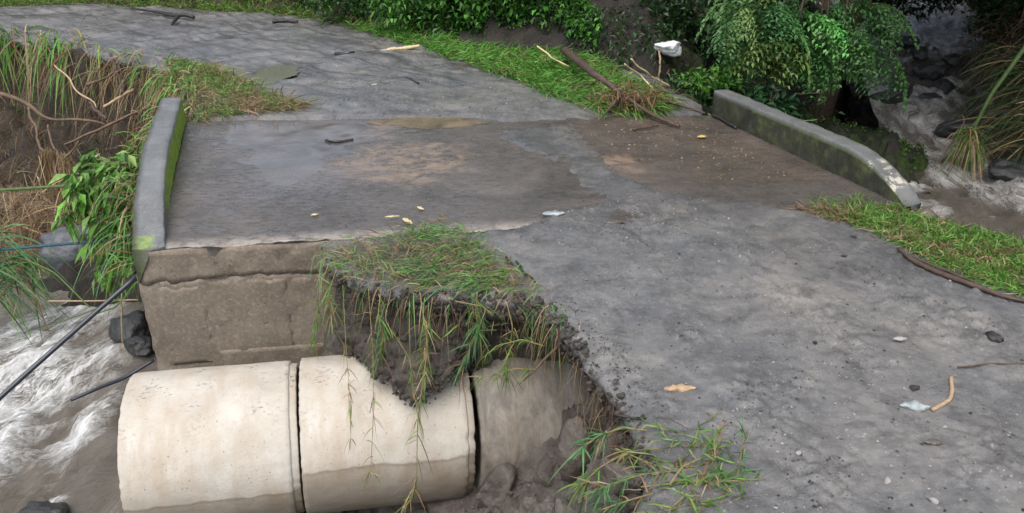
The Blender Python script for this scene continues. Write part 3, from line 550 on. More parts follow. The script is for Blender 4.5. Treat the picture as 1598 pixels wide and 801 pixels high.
for q in ctl:
    w_ = 1/((x-q[0])**2+(y-q[1])**2+.0016)**1.6; ws = ws+w_; zs = zs+w_*q[2]
z = zs/ws; bl = np.abs(fbm(x*6, y*6, 0, 4, 411, .6)); z = z + .06*(bl-.4) + .03*fbm(x*22, y*22, 0, 3, 412) + .05*np.clip(noise(x*13, y*13, 0, 413)-.2, 0, 1)
def pile_z(px, py): 
    w_ = 1/((px-ctl[:, 0])**2+(py-ctl[:, 1])**2+.0016)**1.6; return float((w_*ctl[:, 2]).sum()/w_.sum())
tag(mesh('mud_heap', np.stack([x, y, z], -1).reshape(-1, 3), gridfaces(*x.shape), M['mud']), kind='structure')

def clods(label, P, smin, smax, mat, name='soil_clods'):
    m = len(P); V0 = []; F0 = []; n0 = 0
    for i, p in enumerate(P):
        V, F = CLP[i % len(CLP)]; s_3 = smin*(smax/smin)**(rng.random()**2.2); a = rng.uniform(0, 6.28); c_, s_4 = math.cos(a), math.sin(a); V0.append(V@np.array([[c_, s_4, 0], [-s_4, c_, 0], [0, 0, 1]])*s_3*rng.uniform(.7, 1.3, 3)+p); F0.append(F+n0); n0 += len(V)
    return tag(mesh(name, np.vstack(V0), np.vstack(F0), mat, smooth=False), label, 'soil', kind='stuff')
def rock_vf(seed, sub=4, rough=.28, squash=(1, 1, 1), facet=.5):
    import bmesh
    bm = bmesh.new(); bmesh.ops.create_icosphere(bm, subdivisions=sub, radius=1); V = np.array([v.co[:] for v in bm.verts]); F = np.array([[v.index for v in f.verts] for f in bm.faces]); bm.free()
    r = np.random.default_rng(seed)
    for _ in range(11):
        d = r.normal(size=3); d /= np.linalg.norm(d); lim = r.uniform(.5, .82); p = V@d; V = V - np.outer(np.maximum(0, p-lim)*facet*1.8, d)
    n_ = fbm(V[:, 0]*1.7+seed, V[:, 1]*1.7, V[:, 2]*1.7, 4, seed, .6)
    return V*(1+rough*n_*.6)[:, None]*np.array(squash), F
CLP = [rock_vf(860+i, 2, .5, (1, .85, .75)) for i in range(6)]
gi = rng.integers(4, K-1, 620); gj = rng.integers(6, 236, 620); clods('dark crumbs and small stones bedded in the broken soil face', G[gi, gj] + rng.normal(size=(620, 3))*.008, .006, .045, M['soil'])
gj = rng.integers(20, 95, 260); clods('crumbs of soil along the lower edge of the soil lobe on the pipe', Ct[gj] + rng.normal(size=(260, 3))*np.array([.012, .012, .02]), .006, .03, M['soil'])
ei = np.concatenate([rng.integers(110, 238, 900), rng.integers(8, 150, 1700)]); ne = len(ei); ep = Bk[ei] - inw[ei]*rng.uniform(-.035, .05, (ne, 1)); ep[:, 2] = rng.uniform(-.13, .022, ne); clods('crumbled mud and gravel along the broken edge of the road', ep, .004, .028, M['soil'], 'edge_crumbs')
hx = rng.uniform(-.55, .85, 1500); hy = rng.uniform(2.3, 4.0, 1500); hz = np.interp(0, [0], [0]) + np.array([z[int((b-1.7)/.014), int((a+1.2)/.014)] for a, b in zip(hx, hy)])
clods('loose clods and crumbs of wet soil on the mud heap in the hole', np.column_stack([hx, hy, hz+.004]), .005, .05, M['mud'])

# ------------------------------------------------------------------ water
xs = np.arange(-11, -1.6, .03); ys = np.arange(1.2, 10.5, .03); x, y = np.meshgrid(xs, ys)
# flow comes out from under the bridge towards the lower left
fu = (-.72*(x+2.8)+-.69*(y-6.2)); fv = -(.69*(x+2.8)-.72*(y-6.2))
wxx = .35*fbm(x*.9, y*.9, 0, 3, 500)
st = fbm(fu*.9+wxx, fv*2.6+wxx, 0, 5, 501, .6); rap = sm(-.6, .8, fu)*sm(6.2, 3., np.abs(fu-2.0))
fs_ = -.15-1.39*(fu-.53)+.12*fbm(x*1.5, y*1.5, 0, 3, 505); core = sm(.1, .75, fv-fs_)*sm(1.7, .8, fv)*sm(-.1, .7, fu); smooth_s = np.exp(-((fv-fs_+.15)/.4)**2); fu2 = -.45*(x+2.8)-.89*(y-6.2); fv2 = .89*(x+2.8)-.45*(y-6.2); st = .5*st+.6*fbm(fu2*1.1+wxx, fv2*2.8+wxx, 0, 5, 506, .6)
foam = np.clip(core*(.62+.9*st)+.25*np.clip(st, 0, 1)*rap - .5*smooth_s, 0, 1)
foam = np.maximum(foam, .8*np.exp(-((fv-1.65)/.22)**2)*sm(.2, .5, fu)*sm(2.6, 1.6, fu)*np.clip(.6+st, 0, 1))
z = -1.56 - .07*np.clip(fu, -1, 4) + .10*core*st + .07*core*fbm(fu2*3, fv2*5, 0, 4, 503) + .02*fbm(fu2*2.2, fv2*7, 0, 4, 504)*(1-core*.5) + .03*np.sin(fv*3+fu)*rap
z -= .08*smooth_s
tag(mesh('stream', np.stack([x, y, z], -1).reshape(-1, 3), gridfaces(*x.shape), m_water('muddy_rapids', ((.125, .108, .085), (.20, .176, .145)), (.74, .74, .72), (.8, 2.6, 1)), attrs=dict(foam=foam.ravel()), vecs=dict(flow=np.stack([fu2+.5*wxx, fv2+.3*wxx, 0*fu], -1))), kind='structure')
c = resample(CL[:, :3], 560)
for _ in range(40): c[1:-1] = .25*c[:-2]+.5*c[1:-1]+.25*c[2:]
tg = np.gradient(c, axis=0)[:, :2]; tg /= np.linalg.norm(tg, axis=1)[:, None]; nrm = np.stack([-tg[:, 1], tg[:, 0]], 1); vv = np.linspace(-1, 1, 110); rw = np.interp(np.linspace(0, 1, 560), np.linspace(0, 1, len(CLW)), CLW+.55)[:, None]; al = np.linspace(0, 1, 560)*19
x = c[:, 0:1]+nrm[:, 0:1]*vv[None]*rw; y = c[:, 1:2]+nrm[:, 1:2]*vv[None]*rw; A_, V_ = np.meshgrid(al, vv*1.4, indexing='ij')
q1 = fbm(A_*1.1, V_*1.6, 0, 4, 511, .6); q2 = fbm(A_*3.4, V_*3.8, 0, 4, 512, .6)
step = .09*np.sin(A_*2.3+1.5*q1); z = c[:, 2:3] + step + .05*q1*1.0 + .02*q2
foam2 = np.clip(.05 + .75*sm(-.1, .9, np.cos(A_*2.3+1.5*q1)*.6+q1) + .5*sm(.1, .7, q2)*sm(7, 11, A_), 0, 1)*np.interp(A_, [0, 5, 8, 11, 19], [.6, .65, .8, .95, 1.0])
tag(mesh('stream', np.stack([x, y, z], -1).reshape(-1, 3), gridfaces(560, 110), m_water('muddy_brook', ((.085, .072, .055), (.14, .12, .095)), (.60, .585, .55), (1.9, 3.8, 1)), attrs=dict(foam=foam2.ravel()), vecs=dict(flow=np.stack([A_, V_+.25*q1, 0*A_], -1))), kind='structure')

# ------------------------------------------------------------------ rocks
def rock(name, label, p, size, mat, seed, group=None, cat='rock', sub=4, rz=0., squash=(1, .85, .7)):
    V, F = rock_vf(seed, sub, .28, squash); c_, s_2 = math.cos(rz), math.sin(rz); V = V@np.array([[c_, s_2, 0], [-s_2, c_, 0], [0, 0, 1]])
    o = mesh(name, V*size, F, mat, smooth=True); o.location = tuple(map(float, p)); return tag(o, label, cat, group)
def gz(px, py, z): return W(px, py, z)
rock('boulder', 'big wet blue grey boulder at the stream edge behind the leafy branch', gz(108, 382, -1.28), .40, M['rock_blue'], 601, cat='boulder', squash=(.95, .7, .75))
rock('boulder', 'dark rock wedged in the water below the near end of the mossy kerb wall', gz(206, 510, -1.45), .22, M['rock'], 602, cat='boulder')
rock('boulder', 'wet rock partly under water against the abutment corner', gz(215, 540, -1.5), .15, M['rock'], 603, cat='boulder')
rock('boulder', 'dark rock tip breaking the rapids at the bottom left corner', gz(55, 808, -1.66), .20, M['rock'], 604, cat='boulder', squash=(1.1, .8, .55))
for i, (px, py, z_, s2, lb) in enumerate([(1395, 145, -.62, .40, 'rounded dark rock beside the brook below the feathery branch'), (1452, 105, -.50, .30, 'dark rock splitting the upper brook, largest of the midstream pair'), (1475, 128, -.6, .2, 'small dark rock just below the midstream rock in the upper brook'), (1437, 78, -.32, .22, 'dark rock at the head of the brook'), (1500, 198, -.80, .36, 'black rock in the white water below the brook bend'), (1488, 88, -.36, .2, 'small dark rock by the far side of the upper brook'), (1575, 265, -1.0, .34, 'dark wet rock at the right edge of the brook'), (1450, 150, -.68, .24, 'half sunk rock in the middle brook'), (1415, 60, -.2, .25, 'dark rock under the overhanging bank at the top of the brook')]):
    rock('stream_rock', lb, gz(px, py, z_)-np.array([0, 0, .06]), s2*.85, M['rock'], 620+i, 'rocks in the brook')
rock('stone', 'tan stone at the grassy edge beside the chipped kerb end', gz(1447, 337, -.05), .10, M['rock_brown'], 640, cat='stone', sub=3)
for i, (px, py, dz, s2, lb, sq) in enumerate([(718, 790, .08, .21, 'brown rock at the foot of the middle pipe, lowest in the hole', (1, .8, .75)), (775, 772, .07, .17, 'wet grey rock in the mud heap beside the lowest brown rock', (1, .8, .75)), (905, 730, .10, .22, 'tall tan rock in the mud heap under the grass tuft', (.62, .6, 1.05)), (862, 755, .06, .17, 'grey rock in the middle of the mud heap', (1, .8, .8)), (960, 765, .05, .14, 'brown rock below the broken edge under the grass tuft', (.9, .8, 1)), (745, 735, .03, .09, 'small grey stone against the muddy pipe joint', (1, .8, .8)), (525, 796, -.12, .09, 'dark stone lodged in front of the middle pipe', (1.2, .7, .6)), (895, 645, .03, .07, 'dark clod high on the mud heap under the road edge', (1, .8, .8))]):
    q = W(px, py, -1.2)
    for _ in range(12): q = W(px, py, pile_z(q[0], q[1]) if i != 6 else -1.32)
    rock('rubble_stone', lb, q+np.array([0, 0, dz]), s2, M['rock_brown'] if i in (0, 2, 4) else M['mud'] if i != 6 else M['rock'], 650+i, 'stones in the washed out hole', 'stone', sub=4, rz=i*1.3, squash=sq)

# ------------------------------------------------------------------ grass
GREEN = [(.085, .19, .025), (.12, .235, .035), (.06, .145, .02), (.16, .25, .05)]
LUSH = [(.06, .19, .022), (.085, .235, .03), (.11, .27, .04), (.15, .28, .06)]
BLUEG = [(.075, .18, .065), (.11, .23, .09), (.05, .14, .045)]
TAN = [(.26, .19, .10), (.32, .245, .14), (.20, .135, .07), (.17, .095, .05)]
def dirs(n, base, spread):
    d = np.broadcast_to(np.asarray(base, float), (n, 3)) + rng.normal(size=(n, 3))*spread; return d
def patch(name, label, px, n, pal, base, spread, L=(.10, .22), Wd=(.006, .011), droop=.5, zf=road_z, clump=.0, tan=.2, zlift=.0, ncl=40, cat='grass', clamp=True, pushz=None):
    poly = np.array([W(*p, 0)[:2] for p in px]); P2 = inpoly(n, poly)
    cl = fbm(P2[:, 0]*3.2, P2[:, 1]*3.2, 0, 3, 700+n % 97); P2 = P2[cl > clump-1.]; m = len(P2)
    P2 = P2 + rng.normal(size=(m, 2))*.03; zz = zf(P2[:, 0], P2[:, 1]) + zlift*rng.random(m)
    # neighbouring blades lean together
    a = fbm(P2[:, 0]*2.3, P2[:, 1]*2.3, 0, 2, 711)*1.6; b = np.broadcast_to(np.asarray(base, float), (m, 3)).copy(); ca, sa = np.cos(a*spread), np.sin(a*spread)
    b = np.stack([b[:, 0]*ca-b[:, 1]*sa, b[:, 0]*sa+b[:, 1]*ca, b[:, 2]], 1) + rng.normal(size=(m, 3))*spread
    b[:, 2] = np.abs(b[:, 2])*.9+.03
    tn = rng.random(m) < tan*(1+1.2*fbm(P2[:, 0]*4, P2[:, 1]*4, 0, 2, 712)); col = np.where(tn[:, None], pick(m, TAN), pick(m, pal))
    V, F, C = blades_vf(np.column_stack([P2, zz]), b, rng.uniform(*L, m), rng.uniform(*Wd, m), np.full(m, droop)*rng.uniform(.5, 1.4, m), col, 3, zf if clamp else None, pick(m, TAN) if tan > .3 else None)
    return tag(mesh(name, V, F, M['grass'], cols=C), label, cat, kind='stuff')
def safe_ground(x, y): return np.maximum(H(x, y), -9)
def verge_z(x, y): return np.where(sdf(x, y, road_poly) < .0, road_z(x, y), np.maximum(H(x, y), -.2))
patch('verge_grass', 'bright green grass pressed flat along the back edge of the road', [(530, 40), (620, 46), (740, 74), (860, 84), (930, 100), (1000, 140), (1045, 168), (1010, 181), (925, 178), (880, 160), (850, 148), (800, 125), (740, 108), (690, 88), (620, 66)], 15000, LUSH, (.55, -.45, .35), .35, (.16, .34), (.008, .014), .55, verge_z, -.1, .10, .05)
patch('verge_grass', 'straggling grass and weeds at the foot of the far bank on the left', [(-40, 12), (0, 10), (150, 8), (300, 14), (480, 30), (560, 42), (600, 48), (480, 22), (330, 8), (0, -2)], 5000, GREEN, (.2, -.5, .7), .45, (.15, .4), (.010, .02), .5, verge_z, .0, .2)
patch('verge_grass', 'mixed straw and green grass flattened on the road edge behind the left kerb wall', [(255, 100), (300, 104), (345, 112), (390, 140), (440, 158), (478, 170), (450, 180), (390, 180), (310, 188), (292, 188), (284, 150)], 3000, LUSH, (.65, -.25, .22), .45, (.14, .32), (.007, .013), .5, verge_z, .3, .4, .05)
patch('verge_grass', 'green grass strip on the right road edge above the brook', [(1268, 318), (1300, 296), (1340, 300), (1430, 338), (1520, 360), (1598, 380), (1680, 400), (1680, 492), (1598, 466), (1500, 432), (1420, 396), (1380, 372), (1330, 352), (1290, 340)], 11000, LUSH+GREEN+[(.17, .29, .07)], (-.15, -.25, .8), .5, (.05, .17), (.004, .009), .55, verge_z, .1, .28, .0)
patch('verge_grass', 'dry brown grass litter at the end of the green strip by the kerb wall', [(1252, 322), (1290, 318), (1330, 335), (1345, 352), (1290, 340)], 700, TAN, (-.5, -.3, .35), .5, (.08, .2), (.004, .007), .5, verge_z, -1, .7)
# the turf on the brink above the pipes
patch('brink_turf', 'tangled grass and straw on the brink above the middle pipe', [(505, 398), (540, 382), (600, 378), (640, 352), (700, 345), (760, 375), (775, 400), (810, 425), (845, 452), (850, 474), (800, 466), (700, 462), (620, 457), (545, 440), (515, 418)], 1500, LUSH+BLUEG, (-.6, -.3, .16), .5, (.06, .17), (.004, .008), .4, verge_z, .35, .42, .05)
patch('brink_turf', 'longer bluish green grass combed left on the right half of the brink', [(640, 395), (690, 352), (750, 378), (775, 402), (820, 440), (800, 460), (700, 458), (650, 440)], 330, BLUEG+LUSH[2:], (-.7, -.35, .22), .35, (.12, .26), (.006, .011), .5, verge_z, .1, .08, .02)
patch('brink_thatch', 'fine dead straw matted through the turf on the brink', [(505, 398), (540, 384), (600, 380), (660, 360), (700, 362), (760, 385), (775, 405), (810, 428), (850, 455), (856, 480), (800, 466), (700, 462), (620, 457), (545, 440), (515, 418)], 1500, TAN, (-.4, -.3, .1), .9, (.04, .16), (.0018, .0035), .3, verge_z, .0, 1., .02)
patch('verge_thatch', 'fine dead straw matted through the flattened grass behind the left kerb wall', [(255, 100), (300, 104), (345, 112), (390, 140), (440, 158), (478, 170), (450, 180), (390, 180), (310, 188), (292, 188), (284, 150)], 1500, TAN, (.5, -.2, .1), .8, (.08, .26), (.004, .007), .3, verge_z, .0, 1., .03)
def fringe(name, label, path, n, pal, L, Wd, tan, out=(0, -.6, .15), droop=1.6, spread=.4, jit=.04, nseg=5):
    ncl = max(4, n//11); ci = rng.integers(0, 400, ncl)[(rng.random(n)**1.5*ncl).astype(int)]; Q = resample(np.asarray(path, float), 400)[ci] + rng.normal(size=(n, 3))*jit
    tn = rng.random(n) < tan; col = np.where(tn[:, None], pick(n, TAN), pick(n, pal))
    V, F, C = blades_vf(Q, dirs(n, out, spread), rng.uniform(*L, n), rng.uniform(*Wd, n), rng.uniform(.6, 1.3, n)*droop, col, nseg)
    return tag(mesh(name, V, F, M['grass'], cols=C), label, 'grass', kind='stuff')
brink = np.array([(*W(*p)[:2], .0) for p in HOLE[:12]])
fringe('hanging_grass', 'grass blades and thin roots hanging down over the broken soil brink', brink, 170, LUSH+BLUEG, (.08, .22), (.004, .008), .45, (-.1, -.5, .1), 1.5)
fringe('hanging_roots', 'fine brown roots dangling from the broken road edge', np.array([(*W(*p)[:2], -.06) for p in HOLE[1:17]]), 260, TAN, (.08, .26), (.0018, .0032), 1., (0, -.15, -.5), 1.2, .3)
patch('brink_turf', 'loose pale green grass tufts on the near broken edge of the road', [(1005, 670), (1060, 690), (1100, 668), (1140, 690), (1165, 745), (1130, 790), (1090, 830), (1000, 830), (1010, 760)], 170, BLUEG+GREEN, (-.5, -.2, .55), .6, (.08, .22), (.005, .010), .6, verge_z, .2, .35, .0)

def runner(name, label, path, r=.0035, every=.035, leafL=(.06, .13), leafW=(.005, .009), pal=GREEN, tan=.2, scol=(.20, .16, .07), fan=.7, n=40, cat='grass stem', down=.5, tuft=0, group=None):
    e_ = empty(name, tuple(path[0])); o0 = np.array(path[0], float); P = smooth_path(np.array(path, float)-o0, n)
    V, F, c_ = tube_vf(P, [r, r*.8, r*.5], 5, .2); ob = mesh('stem', V, [F, c_], M['stem'], e_, cols=np.tile(scol, (len(V), 1)))
    leafW = (leafW[0]*.7, leafW[1]*.75); P[1:-1] += rng.normal(size=(n-2, 3))*.0025; Lt = np.linalg.norm(np.diff(P, axis=0), axis=1).sum(); m = max(4, int(Lt/every*.8)); ii = np.sort(.1+.89*rng.random(m)**.8); idx_ = (ii*(n-1)).astype(int); k_ = 3
    T = np.gradient(P, axis=0); T /= np.linalg.norm(T, axis=1)[:, None]+1e-9
    base = np.repeat(P[idx_], k_, 0) + rng.normal(size=(m*k_, 3))*.004; d = np.repeat(T[idx_], k_, 0) + rng.normal(size=(m*k_, 3))*fan
    if tuft:
        base = np.vstack([base, np.repeat(P[-1:], tuft, 0)]); d = np.vstack([d, np.repeat(T[-1:], tuft, 0)+rng.normal(size=(tuft, 3))*.6])
    q = len(base); tn = rng.random(q) < tan; col = np.where(tn[:, None], pick(q, TAN), pick(q, pal))
    V, F, C = blades_vf(base, d, rng.uniform(*leafL, q)*rng.uniform(.4, 1.15, q), rng.uniform(*leafW, q), rng.uniform(0, 2.2, q)*down, col, 4); mesh('blades', V, F, M['grass'], e_, cols=C)['kind'] = 'stuff'
    return tag(e_, label, cat, group)
def yp(px, py, Y): return WY(px, py, Y)
runner('hanging_grass_stem', 'long straw coloured grass runner trailing down the middle pipe to its foot', [yp(655, 455, 4.15), yp(668, 540, 3.95), yp(652, 650, 3.70), yp(650, 760, 3.55), yp(628, 800, 3.5)], .004, .03, tan=.55, tuft=10, leafL=(.07, .16))
runner('hanging_grass_stem', 'thin grass runner hanging left of the soil lobe over the middle pipe', [yp(575, 450, 4.25), yp(582, 550, 4.05), yp(583, 640, 3.75), yp(578, 745, 3.6)], .0028, .05, tan=.4)
runner('hanging_grass_stem', 'short leafy runner hanging at the joint of the two pale pipes', [yp(535, 445, 4.3), yp(541, 560, 4.05), yp(548, 640, 3.8), yp(547, 700, 3.7)], .0022, .06, tan=.5, leafL=(.04, .09))
runner('hanging_grass_stem', 'thin brown runner curling across the soil lobe', [yp(610, 455, 4.15), yp(600, 500, 3.98), yp(640, 560, 3.85), yp(645, 610, 3.75), yp(660, 690, 3.65)], .0025, .06, tan=.5, leafL=(.05, .1))
runner('hanging_grass_stem', 'green grass stem hanging against the abutment wall', [yp(512, 415, 4.4), yp(495, 455, 4.3), yp(497, 500, 4.28), yp(488, 545, 4.25)], .003, .022, leafL=(.07, .15), tan=.15)
runner('hanging_grass_stem', 'leafy grass stem drooping at the left corner of the turf', [yp(525, 420, 4.35), yp(512, 460, 4.22), yp(520, 510, 4.2), yp(540, 545, 4.18)], .003, .022, leafL=(.07, .15), tan=.35)
runner('hanging_grass_stem', 'bluish green stem dropping from the middle of the brink', [yp(710, 470, 4.08), yp(760, 480, 3.98), yp(735, 540, 3.92), yp(712, 590, 3.9)], .004, .02, leafL=(.08, .17), pal=BLUEG, tan=.1)
runner('hanging_grass_stem', 'leafy stem drooping in the dark hollow left of the arching shoot', [yp(790, 470, 4.02), yp(800, 510, 3.92), yp(795, 550, 3.9), yp(790, 590, 3.9)], .003, .018, leafL=(.07, .16), tan=.25)
runner('hanging_grass_stem', 'green tuft hanging down the soil face above the lobe', [yp(675, 465, 4.1), yp(668, 510, 4.0), yp(662, 550, 3.95), yp(668, 600, 3.85)], .003, .018, leafL=(.07, .15), tan=.35)
runner('hanging_grass_stem', 'pale tuft on the brink corner at the tip of the broken road', [yp(886, 512, 3.85), yp(890, 530, 3.8), yp(884, 560, 3.8)], .003, .014, leafL=(.05, .1), tan=.45)
runner('hanging_grass_stem', 'tuft of grass hanging in front of the turf between the two hollows', [yp(745, 455, 4.12), yp(742, 490, 4.02), yp(750, 520, 3.98), yp(760, 545, 3.96)], .003, .014, leafL=(.08, .17), tan=.2)
runner('hanging_grass_stem', 'drooping grass stem left of centre on the soil face', [yp(595, 450, 4.22), yp(590, 490, 4.1), yp(600, 525, 4.05), yp(590, 570, 4.0)], .003, .016, leafL=(.07, .16), tan=.3)
rt = tag(tube('arching_shoot', [yp(905, 520, 3.9), yp(878, 535, 3.82), yp(850, 560, 3.78), yp(835, 578, 3.76), yp(810, 600, 3.75)], [.008, .009, .007, .004], M['root'], 24), 'bare brown shoot arching out of the brink across the dark hollow', 'root')
runner('hanging_grass_stem', 'green shoot arching left from the bare brown root', [yp(848, 540, 3.78), yp(815, 530, 3.78), yp(775, 540, 3.8), yp(752, 560, 3.8)], .0045, .03, leafL=(.06, .13), tan=.1)
runner('hanging_grass_stem', 'lower green shoot reaching left over the muddy pipe', [yp(838, 577, 3.76), yp(805, 575, 3.75), yp(775, 585, 3.75), yp(745, 590, 3.75)], .004, .025, leafL=(.06, .14), tan=.1)
# the grass pulled out at the near edge
for k_, (lb, pth, ps) in enumerate([
    ('pulled up grass stem reaching left over the mud heap, uppermost of the tuft', [(1010, 672), (970, 668), (935, 680), (900, 705)], BLUEG),
    ('pulled up grass stem pointing down left across the tan rock', [(1030, 700), (980, 705), (935, 730), (905, 760)], GREEN),
    ('bluish grass stem bent over the near broken edge', [(1060, 735), (1005, 740), (955, 755), (910, 775)], BLUEG),
    ('long grass stem lying on the mud and pointing to the right', [(1000, 760), (1080, 752), (1140, 750), (1195, 748)], GREEN),
    ('upright grass shoot beside the pulled up tuft', [(1110, 735), (1108, 705), (1100, 680)], GREEN),
    ('grass stem hanging into the hole at the bottom of the picture', [(1020, 770), (985, 780), (940, 795), (905, 812)], BLUEG),
    ('straw coloured stem lying across the near edge of the road', [(960, 700), (1030, 730), (1090, 728), (1120, 715)], TAN),
    ('grass stem lying on the mud at the bottom of the picture', [(1030, 800), (1080, 785), (1130, 790), (1160, 775)], GREEN),
    ('small grass shoot standing in the road mud right of the tuft', [(1150, 745), (1158, 730), (1160, 712)], BLUEG)]):
    n_ = len(pth); pts = []
    for j, (a, b) in enumerate(pth):
        q = W(a, b, .03); 
        if k_ in (4, 8): q = W(*pth[0], .02) + np.array([.01*j, .02*j, .09*j])
        pts.append(q)
    runner('pulled_grass_stem', lb, pts, .004, .022, (.07, .18), (.008, .013), ps, .16, n=26, fan=.55, down=.35)

# ------------------------------------------------------------------ left bank: hanging grass, roots and sticks
lb_path = np.array([(*W(a, b)[:2], .03) for a, b in [(-80, 52), (0, 57), (100, 72), (160, 86)]])
fringe('bank_grass', 'long green and straw grass hanging down the washed out far bank', lb_path, 300, GREEN+LUSH[:2], (.35, .95), (.016, .03), .35, (.1, -.45, .12), 1.2, .3, .10, 6)
fringe('bank_grass', 'ragged straw and green grass spilling off the road corner behind the kerb wall', np.array([(*W(a, b)[:2], .02) for a, b in [(200, 98), (262, 112), (283, 150), (280, 175)]]), 420, LUSH, (.18, .42), (.009, .018), .5, (-.45, -.4, .25), 1.0, .4, .10, 5)
fringe('hanging_roots', 'fine brown roots hanging in a mat from the bank edge', np.array([(*W(a, b)[:2], -.1) for a, b in [(60, 66), (130, 78), (200, 95), (262, 112)]]), 420, TAN[2:]+[(.10, .06, .035)], (.3, .9), (.005, .010), 1., (0, -.35, -.2), .9, .35, .12, 5)
x_ = rng.uniform(-9, -3.2, 16000); y_ = rng.uniform(8.4, 13, 16000); z_ = H(x_, y_); sf_ = sdf(x_, y_, far_poly); k_ = (sf_ > .05) & (sf_ < 2.0) & (z_ > -1.5); x_, y_, z_ = x_[k_][:3000], y_[k_][:3000], z_[k_][:3000]; m_ = len(x_)
V, F, C = blades_vf(np.column_stack([x_, y_, z_+.05]), dirs(m_, (.1, -.5, .0), .8), rng.uniform(.1, .5, m_), rng.uniform(.005, .013, m_), rng.uniform(.1, .8, m_), pick(m_, [(.13, .085, .05), (.08, .05, .03), (.20, .14, .08), (.05, .07, .02)]), 4)
tag(mesh('root_debris', V, F, M['grass'], cols=C), 'tangle of fine roots, straw and dead stems on the washed out far bank', 'debris', kind='stuff')
fringe('fibrous_roots', 'broom of pale fibrous roots hanging above the blue grey boulder', np.array([yp(70, 238, 9.6), yp(82, 240, 9.6)]), 700, [(.30, .19, .10), (.24, .15, .08)], (.4, .75), (.006, .010), 1., (0, -.05, -1.), .25, .22, .03, 4)
fringe('fibrous_roots', 'second broom of brown fibrous roots beside the pale one', np.array([yp(98, 245, 9.4), yp(106, 245, 9.4)]), 420, [(.24, .15, .08), (.16, .10, .05)], (.3, .6), (.006, .010), 1., (.1, -.05, -1.), .25, .25, .03, 4)
fringe('straw_debris', 'matted straw washed up on the far shore', np.array([gz(-60, 330, -1.3), gz(20, 335, -1.3), gz(60, 330, -1.3), gz(60, 390, -1.4), gz(-20, 400, -1.4)]), 2200, [(.20, .14, .08), (.13, .085, .05), (.26, .19, .11)], (.2, .55), (.006, .012), 1., (.2, -.1, .25), .3, .8, .16, 3)
def stick(name, label, pts, r, mat, cat='stick', n=20, group=None, ns=7, wob=.3, seed=0):
    o0 = np.array(pts[0], float); PT = resample(np.array(pts, float)-o0, 11); ln = np.linalg.norm(PT[-1]); PT[1:-1] += (np.random.default_rng(seed+len(label)).normal(size=(9, 3))*ln*.016*(1 if wob > .1 else 0))*np.array([1, 1, .35]); o = tube(name, PT, r, mat, n, ns, wob, seed=seed); o.location = tuple(o0); return tag(o, label, cat, group)
for i, (lb, pts, r, mt) in enumerate([
    ('thick bare root running level across the washed out bank', [(-20, 140, 11), (30, 160, 10.8), (75, 182, 10.4), (130, 190, 10.2), (165, 195, 10)], [.05, .04, .03, .02], 'root'),
    ('bare root dropping from the level root towards the fibrous broom', [(45, 168, 10.6), (55, 195, 10.3), (60, 225, 9.9), (70, 245, 9.6)], [.03, .025, .03], 'root'),
    ('pale straight stick sloping up the bank, lowest of the sticks', [(100, 226, 9.3), (160, 200, 9.6), (235, 165, 10.0)], [.022, .03, .025], 'root'),
    ('cut pale pole end in the middle of the bank', [(162, 167, 9.9), (185, 153, 10.1), (208, 140, 10.3)], [.028, .028], 'pale_wood'),
    ('long thin cane slanting down the bank from the grass', [(85, 102, 11.3), (115, 135, 10.8), (150, 168, 10.2)], [.016, .02, .012], 'pale_wood'),
    ('brown root slanting down from the road edge', [(172, 85, 10.9), (182, 115, 10.5), (192, 145, 10.2)], [.03, .022, .015], 'bark'),
    ('brown branch lying level under the road edge', [(135, 133, 10.8), (165, 122, 10.7), (180, 112, 10.7)], [.03, .025, .02], 'root'),
    ('dark snag sticking up from the bank debris', [(140, 160, 10.2), (155, 178, 10), (165, 186, 9.8)], [.03, .045, .03], 'bark'),
    ('brown stick hanging down to the straw debris', [(75, 195, 10.1), (80, 225, 9.8), (100, 250, 9.4)], [.022, .02, .015], 'root'),
    ('thin stick leaning on the debris beside the roots', [(98, 250, 9.2), (118, 230, 9.4), (125, 215, 9.5)], [.02, .02], 'root'),
    ('dark red stem lying across the front of the blue grey boulder', [(12, 343, 8.6), (70, 357, 8.2), (150, 370, 7.5)], [.018, .016, .012], 'bark')]):
    stick('bank_stick' if 'root' not in lb else 'tree_root', lb, [yp(*p) for p in pts], [q*.62 for q in r], M[mt], 'stick' if 'root' not in lb else 'root', seed=i)
stick('cane', 'green cane lying level across the left shore in front of the fibrous roots', [yp(-80, 302, 7.4), yp(0, 297, 7.3), yp(95, 291, 7.0), yp(195, 284, 6.8)], .016, M['bamboo'], 'cane', wob=.05)
stick('hose', 'faded blue hose stretched across the blue grey boulder on the left', [yp(-80, 396, 6.4), yp(0, 390, 6.4), yp(90, 382, 6.4), yp(160, 377, 6.3), yp(205, 368, 6.2)], .013, M['rope'], 'hose', wob=.03)
stick('plastic_pipe', 'dark plastic pipe slanting from the abutment corner down to the left', [yp(222, 424, 4.95), yp(120, 513, 4.6), yp(0, 620, 4.2), yp(-90, 705, 3.9)], .0165, M['pvc'], 'pipe', wob=.0, n=12, ns=12)
stick('cable', 'dark cable slipping into the water behind the open pipe end', [yp(240, 562, 4.9), yp(195, 590, 4.75), yp(148, 608, 4.6), yp(110, 625, 4.5)], .013, M['pvc'], 'cable', wob=.0)

